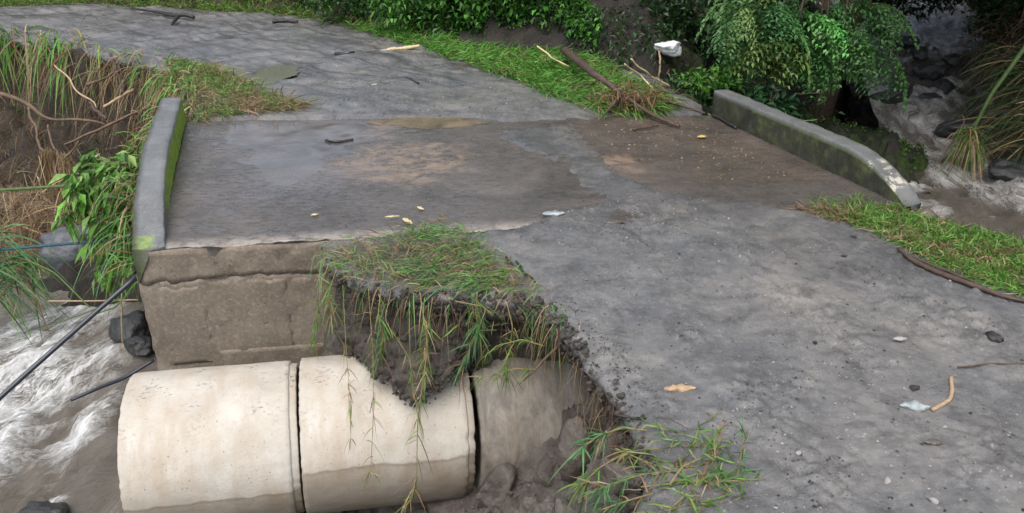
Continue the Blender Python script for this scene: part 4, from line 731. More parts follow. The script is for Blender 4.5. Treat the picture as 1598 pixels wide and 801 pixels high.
# shrub hanging outside the left kerb wall, reeds at the left shore
def plant(name, label, stems, nleaf, leafL, leafW, pal, spread, leaf_dir=(0, -.2, -.6), r=.006, cat='shrub', extra=None, group=None, start=.25):
    e_ = empty(name, tuple(stems[0][0])); o0 = np.array(stems[0][0], float); PP = []; TT = []
    for i, s in enumerate(stems):
        P = smooth_path(np.array(s, float)-o0, 20); V, F, c_ = tube_vf(P, [r, r*.8, r*.4], 5, .2, i); mesh('stem', V, [F, c_], M['stem'], e_, cols=np.tile((.07, .075, .03), (len(V), 1)))
        PP.append(P[int(20*start):]); TT.append(np.gradient(P, axis=0)[int(20*start):])
    PP = np.vstack(PP); TT = np.vstack(TT); TT /= np.linalg.norm(TT, axis=1)[:, None]+1e-9; i = rng.integers(0, len(PP), nleaf)
    d = TT[i]*.6 + rng.normal(size=(nleaf, 3))*.55 + np.array(leaf_dir); V, F, C = leaves_vf(PP[i]+rng.normal(size=(nleaf, 3))*spread, d, rng.uniform(*leafL, nleaf), rng.uniform(*leafW, nleaf), pick(nleaf, pal))
    mesh('crown', V, F, M['leaf'], e_, smooth=False, cols=C); return tag(e_, label, cat, group)
ST = []
for a in [(120, 300), (95, 345), (135, 330), (160, 300), (150, 380), (175, 400), (190, 350), (110, 285), (170, 440), (195, 420), (185, 300), (200, 390)]:
    b_ = yp(228, 262, 6.9) + rng.normal(size=3)*.08; e2 = yp(a[0], a[1], 6.1+rng.random()*.4); mid = (b_+e2)/2 + np.array([-.05, 0, .14]); ST.append([b_, mid, e2])
plant('leafy_shrub', 'leafy green shrub drooping outside the near half of the left kerb wall', ST, 900, (.10, .18), (.04, .07), [(.10, .22, .035), (.14, .28, .05), (.20, .34, .09), (.07, .16, .03)], .05)
fringe('bank_grass', 'coarse grass and stems hanging from the left kerb wall to the water', np.array([yp(205, 330, 6.0), yp(200, 380, 5.7), yp(205, 420, 5.5), yp(215, 445, 5.4)]), 90, LUSH+BLUEG, (.22, .5), (.008, .014), .2, (-.4, -.15, -.1), .9, .35, .08, 5)
fringe('bank_grass', 'straw and grass caught along the outside of the left kerb wall', np.array([(*W(258, 190)[:2], -.05), (*W(240, 240)[:2], -.08), (*W(215, 300)[:2], -.1)]), 620, LUSH+TAN[:1], (.18, .42), (.008, .015), .45, (-.5, -.1, .15), .9, .4, .09, 5)
fringe('reeds', 'bluish reed blades leaning in from the left edge of the picture', np.array([yp(-50, 330, 6.6), yp(-20, 380, 6.5), yp(-15, 430, 6.4)]), 60, BLUEG, (.35, .8), (.012, .022), .05, (.35, .0, .55), .7, .4, .06, 6)
fringe('reeds', 'green grass clump at the water edge below the blue hose', np.array([yp(-30, 440, 6.6), yp(0, 440, 6.5), yp(40, 420, 6.6)]), 130, BLUEG+GREEN, (.25, .5), (.010, .018), .1, (.3, -.1, .25), .8, .5, .08, 5)
for i, pt in enumerate([[(40, 405), (85, 425), (120, 460), (140, 480)], [(75, 470), (140, 470), (215, 468)], [(60, 515), (130, 490), (190, 465)], [(150, 490), (180, 480), (205, 455)]]):
    stick('trailing_stem', ['yellow green stem trailing over the brown water on the left', 'thin straight straw over the water left of the abutment', 'slender stem dipping into the foam left of the abutment', 'short bent stem at the foot of the hanging grass'][i], [yp(a, b, 6.0-.15*j) for j, (a, b) in enumerate(pt)], .006, M['bamboo'] if i != 1 else M['pale_wood'], 'stem', wob=.1)

# ------------------------------------------------------------------ back bank: shrubs, undergrowth, trees
BUSH = [(.045, .15, .018), (.065, .19, .025), (.10, .24, .04), (.03, .10, .014)]
DARKB = [(.014, .04, .010), (.022, .06, .014), (.035, .08, .02)]
def shrub(label, base, rad, n, leafL, pal, cat='shrub', group='shrubs on the far bank', name='bank_shrub', nst=7):
    e_ = empty(name, tuple(base)); rad = np.array(rad); 
    for i in range(nst):
        d = rng.normal(size=3)*rad*.6; d[2] = abs(d[2])+rad[2]*.5; V, F, c_ = tube_vf(smooth_path(np.array([(0, 0, 0), d*.5+rng.normal(size=3)*.05, d]), 10), [.02, .012, .005], 5, .2, i); mesh('stem', V, [F, c_], M['stem'], e_, cols=np.tile((.06, .045, .03), (len(V), 1)))
    nc = 46; cc = rng.normal(size=(nc, 3)); cc /= np.linalg.norm(cc, axis=1)[:, None]; cc *= rng.uniform(.45, 1.05, (nc, 1)); cc[:, 2] = cc[:, 2]*.9+.75; cc *= rad
    i = rng.integers(0, nc, n); P = cc[i] + rng.normal(size=(n, 3))*rad*.17; d = rng.normal(size=(n, 3))*.6 + cc[i]/rad*.5 + np.array([0, -.3, -.25])
    V, F, C = leaves_vf(P, d, rng.uniform(*leafL, n), rng.uniform(*leafL, n)*.55, pick(n, pal, .3)*(.75+.5*rng.random((nc, 1))[i])); mesh('crown', V, F, M['leaf'], e_, smooth=False, cols=C)
    return tag(e_, label, cat, group)
def on(px, py, back):                         # a spot on the bank behind a road-edge pixel
    q = W(px, py); x_, y_ = q[0], q[1]+back; return np.array([x_, y_, float(H(np.array([x_]), np.array([y_]))[0])-.05])
for i, (px, py, bk, r3, n, pal, lb) in enumerate([
    (-60, 8, 1.5, (1.1, .7, .8), 1500, BUSH, 'low green shrub at the top left corner behind the road'),
    (130, 6, 1.6, (1.0, .7, .7), 1500, BUSH, 'low green shrub behind the road, second from the left'),
    (300, 10, 1.5, (1.0, .7, .7), 1500, DARKB, 'dark shrub behind the black fallen branch'),
    (430, 22, 1.3, (.9, .6, .7), 1500, BUSH, 'green shrub where the far bank begins to curve'),
    (560, 40, 0.30, (.8, .6, .8), 1700, DARKB+BUSH[:1], 'shrub with dry stems left of the bright vine thicket'),
    (660, 58, 0.15, (.75, .5, .65), 2600, BUSH, 'bright leafy shrub above the yellow straw on the road'),
    (745, 66, 0.20, (.8, .5, .75), 3000, BUSH, 'bright leafy shrub in the middle of the vine thicket'),
    (830, 74, 0.25, (.75, .5, .75), 3000, BUSH+DARKB[:1], 'leafy shrub at the right end of the vine thicket'),
    (700, 62, 1.8, (1.1, .6, 1.0), 2600, BUSH, 'taller leafy shrub behind the vine thicket'),
    (890, 80, 1.2, (.7, .5, .8), 1800, DARKB, 'dark shrub beside the bare gully in the bank'),
    (1010, 60, 0.40, (.8, .5, .8), 1700, DARKB, 'dark leafy shrub above the white bag'),
    (1085, 100, 0.40, (.7, .5, .7), 1700, DARKB, 'dark shrub between the white bag and the feathery tree')]):
    shrub(lb, on(px, py, bk), r3, n, (.07, .13), pal)
shrub('low bright green weed clump at the far end of the right kerb wall', W(1105, 140) + np.array([.1, .25, -.1]), (.38, .3, .2), 700, (.06, .12), LUSH, group=None, name='weed_clump', cat='weed')
shrub('broad leafed weed hanging behind the right kerb wall', W(1190, 160)+np.array([.15, .5, -.4]), (.3, .25, .3), 260, (.09, .16), [(.03, .09, .03), (.045, .12, .04)], group=None, name='weed_clump', cat='weed')
def cover(label, n, xr, yr, fn, leafL, pal, cat='undergrowth', up=.12):
    x_ = rng.uniform(*xr, n*3); y_ = rng.uniform(*yr, n*3); z_ = H(x_, y_); k_ = fn(x_, y_, z_) & (fbm(x_*1.3, y_*1.3, 0, 3, 811) > -.25); x_, y_, z_ = x_[k_][:n], y_[k_][:n], z_[k_][:n]; m = len(x_)
    V, F, C = leaves_vf(np.column_stack([x_, y_, z_+up*rng.random(m)]), rng.normal(size=(m, 3))*.7+np.array([0, -.5, .1]), rng.uniform(*leafL, m), rng.uniform(*leafL, m)*.5, pick(m, pal, .35))
    return tag(mesh('undergrowth', V, F, M['leaf'], smooth=False, cols=C), label, cat, kind='stuff')
cover('small leaved creepers covering the far bank', 30000, (-9, 1.2), (10.5, 16), lambda x, y, z: (sdf(x, y, back_poly) < -.1) & (z > .02), (.07, .15), BUSH+DARKB[1:2], up=.3)
cover('sparse dark creepers on the shaded bank behind the right kerb wall', 9000, (.8, 6.2), (8.6, 17), lambda x, y, z: (sdf(x, y, far_poly) > .1) & (z > -.5), (.05, .11), DARKB, up=.2)
cover('mossy weeds on the bank between the kerb wall and the brook', 3600, (2.6, 6.), (6.8, 11), lambda x, y, z: (z > -1.15) & (sdf(x, y, near_poly) > .2) & (sdf(x, y, deck_poly) > .4), (.03, .07), [(.05, .10, .012), (.08, .14, .02), (.02, .05, .01)], up=.05)
cover('dark dry creepers on the far side of the brook', 6000, (7.0, 12), (6, 19), lambda x, y, z: (z > -.6), (.06, .14), DARKB+[(.06, .035, .02), (.09, .06, .03)], up=.3)
for i, (q, rd, lb) in enumerate([((1405, -5, 15.2), (1.0, .7, .8), 'dark shrub overhanging the head of the brook on its near side'), ((1480, -12, 15.8), (1.1, .7, .8), 'dark shrub overhanging the middle of the brook head'), ((1560, 0, 15), (1.2, .8, .9), 'dark shrub overhanging the brook head on its far side'), ((1600, 40, 13.6), (.9, .7, .8), 'dark shrub on the right bank above the long arching grass')]):
    shrub(lb, yp(*q)-np.array([0, 0, .15]), rd, 2600, (.08, .16), DARKB+[(.05, .03, .018)], group='shrubs over the brook')
# overhanging right-bank grass
def arch(label, base, tips, n, L, pal, tan): 
    return fringe('bank_grass', label, np.array(base), n, pal, L, (.012, .022), tan, tips, .7, .3, .18, 6)
arch('long green grass arching over the brook from the right bank', [yp(1620, 90, 11.2), yp(1640, 180, 10.2), yp(1640, 240, 9.5)], (-.7, -.15, .5), 900, (.5, 1.2), [(.04, .085, .02), (.06, .11, .03), (.03, .06, .02)], .35)
arch('dry reddish brown grass on the dark right bank', [yp(1560, 60, 13), yp(1610, 100, 12.4), yp(1650, 160, 11.6)], (-.4, -.3, .5), 900, (.5, 1.1), [(.09, .05, .03), (.06, .035, .02), (.05, .06, .02)], .3)
stick('bamboo_stalk', 'yellow green stalk leaning over the brook from the right bank', [yp(1515, 210, 9.8), yp(1545, 150, 9.8), yp(1610, 60, 9.8)], [.02, .026, .03], M['bamboo'], 'stalk', wob=.05)
fringe('bank_grass', 'yellowish grass tuft at the foot of the leaning stalk', np.array([yp(1510, 205, 9.7), yp(1520, 215, 9.7)]), 160, GREEN+TAN[:2], (.25, .5), (.01, .018), .4, (-.1, -.2, -.2), .7, .35, .05, 5)

def tree(label, base, h, crown_c, crown_r, n, leafL, pal, trunk_r=.16):
    e_ = empty('bank_tree', tuple(base)); top = np.array(crown_c)-np.array(base); V, F, c_ = tube_vf(smooth_path(np.array([(0, 0, -.3), top*.3+rng.normal(size=3)*.15, top*.7, top]), 16), [trunk_r, trunk_r*.75, trunk_r*.35], 9, .2); mesh('trunk', V, [F, c_], M['bark'], e_)
    cr = np.array(crown_r); nc = 90; cc = rng.normal(size=(nc, 3)); cc /= np.linalg.norm(cc, axis=1)[:, None]; cc = cc*rng.uniform(.35, 1., (nc, 1))*cr + top
    for i in range(9):
        V, F, c_ = tube_vf(smooth_path(np.array([top*.6, (top*.6+cc[i])/2+np.array([0, 0, .2]), cc[i]]), 8), [trunk_r*.35, trunk_r*.1], 6, .2, i); mesh('limb', V, [F, c_], M['bark'], e_)
    i = rng.integers(0, nc, n); P = cc[i]+rng.normal(size=(n, 3))*cr*.14; V, F, C = leaves_vf(P, rng.normal(size=(n, 3))+np.array([0, 0, -.4]), rng.uniform(*leafL, n), rng.uniform(*leafL, n)*.5, pick(n, pal, .3)); mesh('crown', V, F, M['leaf'], e_, smooth=False, cols=C)
    return tag(e_, label, 'tree', 'trees on the banks')
def gp(x_, y_): return np.array([x_, y_, float(H(np.array([x_]), np.array([y_]))[0])-.1])
tree('leafy tree on the bank behind the feathery branch', gp(4.4, 15.5), 6, (4.6, 12.6, 4.2), (3.0, 2.8, 1.7), 11000, (.16, .32), DARKB)
tree('tree leaning over the head of the brook', gp(9.9, 17.5), 7, (7.6, 15.2, 3.9), (3.2, 3.0, 1.8), 12000, (.16, .32), DARKB)
tree('tree on the dark right bank above the brook', gp(10.2, 11.8), 6, (7.6, 10.6, 3.5), (2.6, 3.0, 1.7), 15000, (.16, .32), DARKB)
tree('tree rising behind the feathery one with its crown over the kerb wall', gp(4.7, 12.2), 6, (4.9, 9.6, 4.5), (2.3, 2.3, 1.3), 9000, (.16, .32), DARKB)
tree('tree on the right bank nearest the bridge', gp(10.4, 8.6), 6, (8.8, 8.4, 4.2), (2.4, 2.0, 1.7), 8000, (.16, .32), DARKB)
tree('tree on the bank above the bright vine thicket', gp(2.6, 17.5), 6, (3.0, 16.2, 5.0), (2.4, 2.0, 1.8), 8000, (.16, .32), DARKB)

# the feathery-leaved tree
def frond_vf(L=.42, npair=6, pin=.32, nl=9):
    t = np.linspace(0, 1, 14); R = np.stack([0*t, t*L, .16*L*t-.62*L*t**2], 1); V, F, c_ = tube_vf(R, [.006, .003], 4); parts = [(V, [F, c_], 0)]
    P = []; D = []; LL = []; WW = []
    for i in range(npair):
        s = .12+.88*i/(npair-1); b = np.array([np.interp(s, t, R[:, k]) for k in range(3)]); pl = pin*(1-.45*abs(s-.45)*1.6)
        for sd_ in (-1, 1):
            u = np.linspace(.08, 1, nl); d0 = np.array([sd_*.8, .55, -.05]); d0 /= np.linalg.norm(d0)
            Q = b + d0*pl*u[:, None] + np.array([0, 0, -1.])*pl*1.25*u[:, None]**2; tg_ = np.gradient(Q, axis=0); tg_ /= np.linalg.norm(tg_, axis=1)[:, None]; side = np.cross(tg_, [0, 0, 1.]); side /= np.linalg.norm(side, axis=1)[:, None]+1e-9
            for q in (-1, 1): P.append(Q); D.append(side*q*.9+tg_*.55); LL.append(np.full(nl, .078)*(1-.3*u)); WW.append(np.full(nl, .034))
    return R, np.vstack(P), np.vstack(D), np.concatenate(LL), np.concatenate(WW)
def feather_tree(label, base, hubs, fr_per, pal, path):
    e_ = empty('feathery_tree', tuple(base)); V, F, c_ = tube_vf(smooth_path(np.array(path)-base, 24), [.10, .07, .035], 8, .2); mesh('trunk', V, [F, c_], M['bark'], e_)
    R, P0, D0, L0, W0 = frond_vf(); start = np.array(path[-1])-base; SB = Bag(); Vs = []; Fs = []; Cs = []; n0 = 0
    for hi, h_ in enumerate(hubs):
        hb_ = np.array(h_)-base; V, F, c_ = tube_vf(smooth_path(np.array([start, (start+hb_)/2+np.array([0, 0, .25]), hb_]), 14), [.028, .012], 6, .2, hi); mesh('limb', V, [F, c_], M['bark'], e_)
        for j in range(fr_per):
            a = rng.uniform(-2.4, 2.4)+math.pi; sc = rng.uniform(.75, 1.15); el = rng.uniform(-.7, .35); ca, sa = math.cos(a), math.sin(a)
            Rx = np.array([[1, 0, 0], [0, math.cos(el), -math.sin(el)], [0, math.sin(el), math.cos(el)]]); Rz = np.array([[ca, -sa, 0], [sa, ca, 0], [0, 0, 1]]); M3 = Rz@Rx
            off = hb_+rng.normal(size=3)*np.array([.2, .2, .16]); col = pick(1, pal, .25); cols = np.repeat(col, len(P0), 0)*(.85+.3*rng.random((len(P0), 1)))
            V, F, C = leaves_vf(P0@M3.T*sc+off, D0@M3.T+rng.normal(size=P0.shape)*.25, L0*sc, W0*sc, cols, .05); Vs.append(V); Fs.append(F+n0); Cs.append(C); n0 += len(V)
            V, F, c_ = tube_vf(R@M3.T*sc+off, [.006, .003], 4); SB.add(V, F, c_, col=(.06, .09, .025))
    mesh('crown', np.vstack(Vs), np.vstack(Fs), M['leaf'], e_, smooth=False, cols=np.vstack(Cs)); SB.build('leaf_stalks', M['stem'], e_)['kind'] = 'stuff'
    return tag(e_, label, 'tree')
FP = [(.05, .145, .035), (.075, .20, .048), (.12, .26, .07), (.03, .10, .025), (.14, .23, .06)]
hubs = [yp(*q) for q in [(1198, 35, 9.6), (1215, 30, 9.3), (1245, 40, 9.2), (1190, 15, 9.6), (1255, 10, 9.4), (1290, 40, 9.6), (1340, 45, 9.8), (1195, -15, 9.8), (1310, -5, 9.7), (1360, 15, 10), (1225, 62, 9.4), (1280, 40, 9.7), (1180, -40, 10)]]
feather_tree('feathery leaved tree drooping over the bank behind the right kerb wall', gp(4.9, 12.3), hubs, 6, FP, [gp(4.9, 12.3), np.array([4.7, 11.8, 1.2]), np.array([4.1, 10.9, 2.2]), np.array([3.7, 10.2, 2.3])])
stick('vine', 'bare vine hanging through the feathery leaves towards the kerb wall', [yp(1325, -10, 9.7), yp(1318, 60, 9.6), yp(1290, 105, 9.5), yp(1275, 165, 9.4)], .010, M['root'], 'vine')
stick('twig', 'orange brown twig lying level on the shaded bank behind the kerb wall', [yp(1238, 147, 9.6), yp(1280, 145, 9.7)], .008, M['pale_wood'], 'twig')
stick('twig', 'thin pale twig near the top of the right kerb wall', [yp(1240, 190, 8.6), yp(1275, 187, 8.6)], .007, M['bamboo'], 'twig')

# ------------------------------------------------------------------ branches, litter and stones on the road
def gpts(px, z=.03): return [np.array([*W(a, b, z)[:2], float(road_z(*[np.array([q]) for q in W(a, b, z)[:2]])[0])*0 + (c if len(r_) else z)]) for (a, b, *r_) in px for c in [r_[0] if r_ else z]]
def big(name, label, pts, r, mat, twigs=(), cat='branch', n=30):
    o0 = np.array(pts[0]); e_ = empty(name, tuple(o0)); V, F, c_ = tube_vf(smooth_path(np.array(pts)-o0, n), r, 8, .3, 3); mesh('limb', V, [F, c_], M[mat], e_)
    for i, (tp, tr) in enumerate(twigs): V, F, c_ = tube_vf(smooth_path(np.array(tp)-o0, 14), tr, 6, .3, i+9); mesh('twig', V, [F, c_], M[mat], e_)
    return tag(e_, label, cat)
big('fallen_branch', 'long brown branch slanting down over the flattened grass onto the bridge deck', [yp(880, 78, 10.7), W(930, 118, .35), W(965, 142, .22), W(985, 158, .14), W(1015, 178, .05), W(1030, 186, .04), W(1060, 197, .03)], [.045, .05, .045, .025, .016], 'bark', [([W(985, 158, .12), W(1050, 160, .10), W(1100, 177, .06)], [.02, .016, .012]), ([W(970, 148, .2), W(950, 170, .1), W(938, 185, .05)], [.02, .008])])
stick('fallen_twig', 'short dark twig on the deck beside the long brown branch', [W(988, 203, .02), W(1005, 199, .03), W(1028, 196, .02)], [.014, .012, .006], M['bark'])
stick('fallen_twig', 'dark stick lying against the foot of the right kerb wall', [W(1112, 180, .02), W(1130, 188, .02), W(1148, 200, .02)], [.014, .014], M['black_bark'])
fringe('branch_litter', 'rust brown roots and leaves caught around the foot of the long branch', np.array([W(940, 160, .10), W(975, 150, .16), W(1000, 158, .12), W(1030, 150, .12)]), 800, [(.16, .08, .04), (.22, .13, .07), (.10, .055, .03)], (.08, .28), (.006, .012), .3, (.3, -.2, .15), .5, .6, .09, 4)
big('fallen_branch', 'black forked branch lying at the back of the road', [W(205, 13, .08), W(245, 19, .08), W(275, 25, .08), W(290, 22, .12), W(303, 28, .06)], [.02, .022, .035, .03], 'black_bark', [([W(278, 26, .1), W(272, 33, .06), W(268, 38, .04)], [.035, .02])])
stick('fallen_twig', 'thin black stick on the road behind the far puddle', [W(425, 34, .04), W(445, 32, .05), W(465, 34, .04)], [.03, .035, .02], M['black_bark'])
stick('fallen_twig', 'small black stick lying in the far mud', [W(523, 84, .03), W(538, 87, .03), W(552, 82, .03)], [.025, .03, .02], M['black_bark'])
stick('fallen_twig', 'short dark stick on the gravelly road beyond the bridge', [W(633, 121, .02), W(644, 126, .02), W(654, 130, .02)], [.013, .016, .01], M['black_bark'])
big('fallen_twig', 'dark twig with a frayed end lying in the sheet of water on the deck', [W(507, 219, .008), W(525, 222, .008), W(551, 218, .008)], [.008, .012, .012], 'black_bark', [([W(515, 221, .015), W(510, 217, .02)], [.006, .003])], 'stick', 14)
stick('straw', 'yellow straw bundle lying on the road edge below the vine thicket', [W(583, 82, .03), W(620, 77, .04), W(655, 72, .08)], [.015, .03, .02], M['husk'], 'straw')
big('fallen_branch', 'long brown branch lying along the right grass strip', [W(1402, 388, .03), W(1425, 408, .03), W(1470, 428, .03), W(1520, 446, .03), W(1570, 464, .03), W(1640, 478, .03)], [.012, .018, .017, .014, .012], 'bark', [([W(1430, 404, .04), W(1480, 424, .04), W(1520, 440, .04)], [.008, .006])])
stick('fallen_twig', 'short dark stick at the near end of the grassy strip by the kerb', [W(1242, 322, .02), W(1258, 330, .02), W(1275, 337, .02)], [.010, .010], M['bark'])
stick('fallen_twig', 'thin dark twig lying straight on the mud at the right edge', [W(1494, 573, .025), W(1540, 568, .025), W(1640, 567, .025)], [.004, .006, .006], M['bark'])
stick('bent_stick', 'pale bent stick lying on the mud beside the crushed bottle', [W(1484, 588, .03), W(1486, 610, .03), W(1483, 624, .03), W(1455, 640, .03)], [.0085, .009, .009, .0095], M['pale_wood'], wob=.1)
stick('fallen_twig', 'dark twig stuck in the broken edge above the pulled up tuft', [W(960, 648, .02), W(985, 652, .03), W(1008, 653, .02)], [.006, .006], M['black_bark'])
for i, (lb, p) in enumerate([('dark stick in the mud at the right end of the brink turf', [(805, 408), (818, 425), (835, 440)]), ('small dark twig in the mud above the brink turf', [(790, 400), (800, 415)])]):
    stick('fallen_twig', lb, [W(a, b, .03) for a, b in p], [.008, .006], M['black_bark'])
# split wood
def slab(name, label, px, py, L, Wd, Hh, rz, mat, cat, seed, zc=.03, taper=.4):
    t = np.linspace(-1, 1, 18); V = []; ns = 10
    for i, a in enumerate(t):
        sc = (1-abs(a)**2.2)**.5*(1-taper*abs(a))+.03
        for k_ in range(ns):
            an = 2*np.pi*k_/ns; n_ = 1+.55*noise(np.array(a*5.), np.array(np.cos(an)*3), np.sin(an)*3, seed); V.append((a*L/2, math.cos(an)*Wd/2*sc*n_, math.sin(an)*Hh/2*sc*n_))
    V = np.array(V); c_, s2 = math.cos(rz), math.sin(rz); V = V@np.array([[c_, s2, 0], [-s2, c_, 0], [0, 0, 1]]); k = np.arange(ns); k2 = (k+1) % ns; n = len(V); V = np.vstack([V, V[:ns].mean(0), V[-ns:].mean(0)])
    o = mesh(name, V, [gridfaces(18, ns, True), np.concatenate([np.stack([k2, k, np.full(ns, n)], 1), np.stack([17*ns+k, 17*ns+k2, np.full(ns, n+1)], 1)])], M[mat]); q = W(px, py, zc); o.location = tuple(q); return tag(o, label, cat)
slab('wood_chip', 'split piece of orange brown wood on the mud near the broken edge', 1061, 606, .16, .05, .03, .05, 'pale_wood', 'wood', 901)
slab('crushed_bottle', 'crushed clear plastic bottle lying beside the bent stick', 1428, 634, .14, .055, .04, -.1, 'film', 'bottle', 902)
slab('plastic_wrapper', 'crumpled clear plastic wrapper on the wet mud at the deck edge', 864, 333, .17, .08, .03, .1, 'film', 'plastic', 903)
slab('corn_husk', 'curled yellow corn husk on the deck above the brink turf', 636, 345, .13, .035, .03, -.9, 'husk', 'husk', 904, .02)
slab('corn_husk', 'thin pale husk strip pointing left above the brink turf', 612, 338, .11, .018, .015, .2, 'husk', 'husk', 905, .03)
slab('corn_husk', 'small pale husk on the wet deck right of the curled husk', 656, 325, .08, .022, .02, -.8, 'husk', 'husk', 906, .02)
slab('fallen_leaf', 'small tan leaf on the wet deck above the abutment', 491, 335, .06, .025, .012, .4, 'husk', 'leaf', 907, .015)
slab('fallen_leaf', 'orange leaf lying on the deck near the right kerb wall', 1095, 213, .10, .06, .02, .3, 'leafy', 'leaf', 908, .02)
slab('leaf_clump', 'wet black clump of leaves on the mud near the right edge', 1551, 527, .07, .10, .05, .4, 'black_bark', 'leaves', 909, .03)
slab('wood_chip', 'flat pale chip on the mud right of centre', 1405, 529, .075, .03, .02, 0, 'pebble', 'wood', 910)
slab('wood_chip', 'flat tan chip half sunk in the mud below the crushed bottle', 1457, 690, .09, .03, .02, -.1, 'rock_brown', 'wood', 911)
def hit(px, py):                              # where the sight line meets the ground
    Ys = np.linspace(7, 16, 900); Q = np.array([WY(px, py, q) for q in Ys]); k = np.argmax(Q[:, 2] < H(Q[:, 0], Q[:, 1])); return Q[k]
V, F = rock_vf(930, 4, .5, (1, .6, .62), .6); o = mesh('white_bag', V*.19, F, M['plastic']); o.location = tuple(hit(1040, 84)+np.array([0, -.22, .13])); tag(o, 'crumpled white plastic bag caught on the dark bank', 'bag')
stick('cane', 'thin tan stalk standing under the white bag', [hit(1026, 86)+np.array([.0, -.05, .12]), (hit(1026, 86)+hit(1029, 125))/2+np.array([0, -.1, .08]), hit(1029, 125)], .012, M['pale_wood'], 'stalk')
for i, (lb, p) in enumerate([('pale dry stalk at the right end of the flattened grass, uppermost', [(985, 92, .5), (1010, 115, .3), (1045, 135, .1)]), ('pale dry stalk crossing the right end of the flattened grass', [(975, 100, .4), (1000, 120, .2), (1030, 150, .05)]), ('dry stalk leaning out of the bank above the long branch', [(838, 72, .3), (860, 90, .2), (890, 105, .08)]), ('slender green stalk rising behind the flattened grass', [(985, 95, .3), (972, 60, .7), (962, 32, 1.0)])]):
    stick('dry_stalk', lb, [W(a, b, z) for a, b, z in p], .010, M['husk'] if i < 3 else M['bamboo'], 'stalk')
# stones
SP = [rock_vf(950+i, 2, .3, (1, .8, .6)) for i in range(4)]; PM = []
for i, (V, F) in enumerate(SP):
    for mt in ('pebble', 'clod', 'rock_brown'):
        me = mesh('stone_proto', V, F, M[mt]); PM.append(me.data); bpy.data.objects.remove(me)
def stone(px, py, s, mt, label, group):
    q = W(px, py, .02); z_ = float(road_z(np.array([q[0]]), np.array([q[1]]))[0]); z_ = max(z_, 0.) if sdf(np.array([q[0]]), np.array([q[1]]), deck_poly)[0] < 0 else z_
    o = bpy.data.objects.new('stone', PM[rng.integers(0, 4)*3+('pebble', 'clod', 'rock_brown').index(mt)]); COL.objects.link(o); o.location = (q[0], q[1], z_+s*.18); o.rotation_euler = (0, 0, rng.uniform(0, 6.28)); o.scale = (s, s, s); tag(o, label, 'stone', group)
for a, b, s, mt, lb in [(1385, 747, .024, 'pebble', 'pale pinkish stone on the mud near the bottom right'), (1428, 607, .028, 'clod', 'dark round stone just above the crushed bottle'), (1247, 707, .018, 'pebble', 'grey white pebble on the mud left of the pinkish stone'), (1332, 370, .022, 'clod', 'black stone on the road below the grass strip'), (1316, 400, .018, 'clod', 'small black stone on the road left of the lying branch'), (1273, 535, .02, 'clod', 'black lump on the open mud in the middle of the road'), (1475, 667, .015, 'pebble', 'white pebble below the bent stick'), (1457, 780, .022, 'pebble', 'grey pebble at the bottom right edge of the road'), (585, 134, .04, 'pebble', 'cream stone on the gravelly road beyond the bridge'), (233, 318, .03, 'husk', '')]:
    if lb: stone(a, b, s, mt, lb, 'stones on the road')
for k_ in range(150):
    a, b = rng.uniform(980, 1598), rng.uniform(390, 801)
    q = W(a, b)
    if sdf(np.array([q[0]]), np.array([q[1]]), road_poly)[0] > -.1: continue
    mt = ('pebble', 'clod', 'rock_brown')[rng.integers(0, 3)]
    stone(a, b, rng.uniform(.005, .011), mt, {'pebble': 'tiny pale pebble pressed into the grey mud', 'clod': 'tiny dark clod lying on the grey mud', 'rock_brown': 'tiny brown pebble pressed into the grey mud'}[mt], {'pebble': 'pale pebbles on the mud', 'clod': 'dark clods on the mud', 'rock_brown': 'brown pebbles on the mud'}[mt])
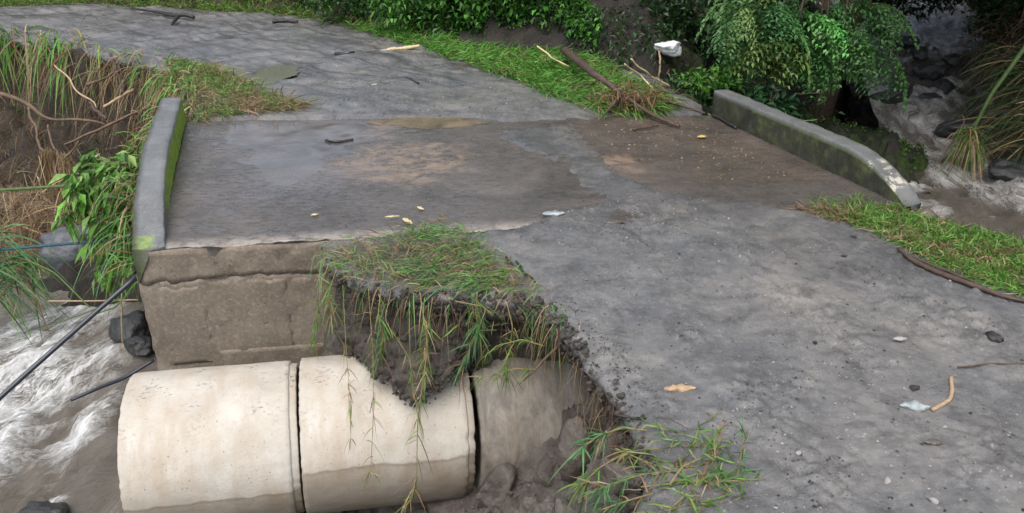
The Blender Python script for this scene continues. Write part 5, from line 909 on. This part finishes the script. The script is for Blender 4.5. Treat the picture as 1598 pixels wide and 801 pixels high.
def gravel(label, px, n, size, pal):
    P2 = inpoly(n, wp(px)[:, :2]); B = Bag(); V0, F0 = rock_vf(990, 1, .4, (1, .8, .55)); m = len(P2); s = rng.uniform(*size, m)*rng.choice([.6, 1, 1.5], m); zz = np.maximum(road_z(P2[:, 0], P2[:, 1]), np.where(sdf(P2[:, 0], P2[:, 1], deck_poly) < 0, 0.002, -1)); a = rng.uniform(0, 6.28, m)
    R = np.stack([np.stack([np.cos(a), -np.sin(a), 0*a], -1), np.stack([np.sin(a), np.cos(a), 0*a], -1), np.stack([0*a, 0*a, 1+0*a], -1)], 1)
    V = np.einsum('nij,vj->nvi', R, V0)*s[:, None, None] + np.column_stack([P2, zz])[:, None, :]; F = F0[None]+(np.arange(m)*len(V0))[:, None, None]
    return tag(mesh('gravel', V.reshape(-1, 3), F.reshape(-1, 3), M['stem'], cols=np.repeat(pick(m, pal), len(V0), 0)), label, 'gravel', kind='stuff')
gravel('fine gravel and dark crumbs on the near road', [(1010, 640), (1000, 560), (900, 500), (860, 440), (900, 340), (1200, 330), (1598, 490), (1598, 801), (1180, 801)], 1500, (.0018, .0042), [(.03, .028, .026), (.05, .045, .04), (.16, .14, .12), (.26, .24, .21)])
gravel('pale gravel on the road beyond the bridge', [(480, 130), (620, 110), (760, 130), (850, 180), (700, 182), (500, 178)], 500, (.005, .011), [(.25, .22, .18), (.14, .12, .1), (.05, .045, .04)])
gravel('yellowish grit scattered on the deck by the right kerb wall', [(900, 185), (1100, 190), (1250, 280), (1150, 290), (1000, 250), (920, 215)], 420, (.004, .009), [(.34, .27, .17), (.25, .19, .12), (.12, .09, .07)])
gravel('loose gravel along the crest of mud at the near end of the deck', [(780, 370), (900, 315), (1060, 300), (1150, 330), (1100, 420), (950, 400)], 420, (.003, .007), [(.28, .26, .23), (.14, .13, .12), (.045, .04, .036)])
gravel('crumbs of soil along the broken road edge', [(855, 470), (900, 510), (960, 590), (1030, 650), (1060, 640), (980, 560), (920, 490), (880, 460)], 260, (.003, .006), [(.03, .026, .023), (.06, .05, .045), (.12, .10, .085)])
for i, q in enumerate([[(1130, 600), (1260, 595), (1250, 690), (1110, 700)], [(1040, 515), (1105, 520), (1090, 560), (1040, 552)], [(1130, 395), (1165, 390), (1330, 520), (1420, 600), (1380, 600), (1270, 530)], [(1290, 420), (1340, 415), (1540, 500), (1560, 530), (1480, 520)], [(1230, 700), (1330, 720), (1330, 801), (1210, 790)], [(930, 510), (1000, 580), (1040, 640), (1010, 650), (950, 590)]]):
    gravel(['dark crumbs in the churned mud beside the split wood', 'dark crumbs in the small churned patch above the split wood', 'dark crumbs along the long rut in the middle of the road', 'dark crumbs along the rut below the lying branch', 'dark crumbs in the churned mud at the bottom of the road', 'crumbs of mud along the crest of the broken road edge'][i], q, [420, 160, 380, 320, 300, 320][i], (.0018, .0042), [(.04, .037, .035), (.065, .06, .056), (.11, .10, .092)])
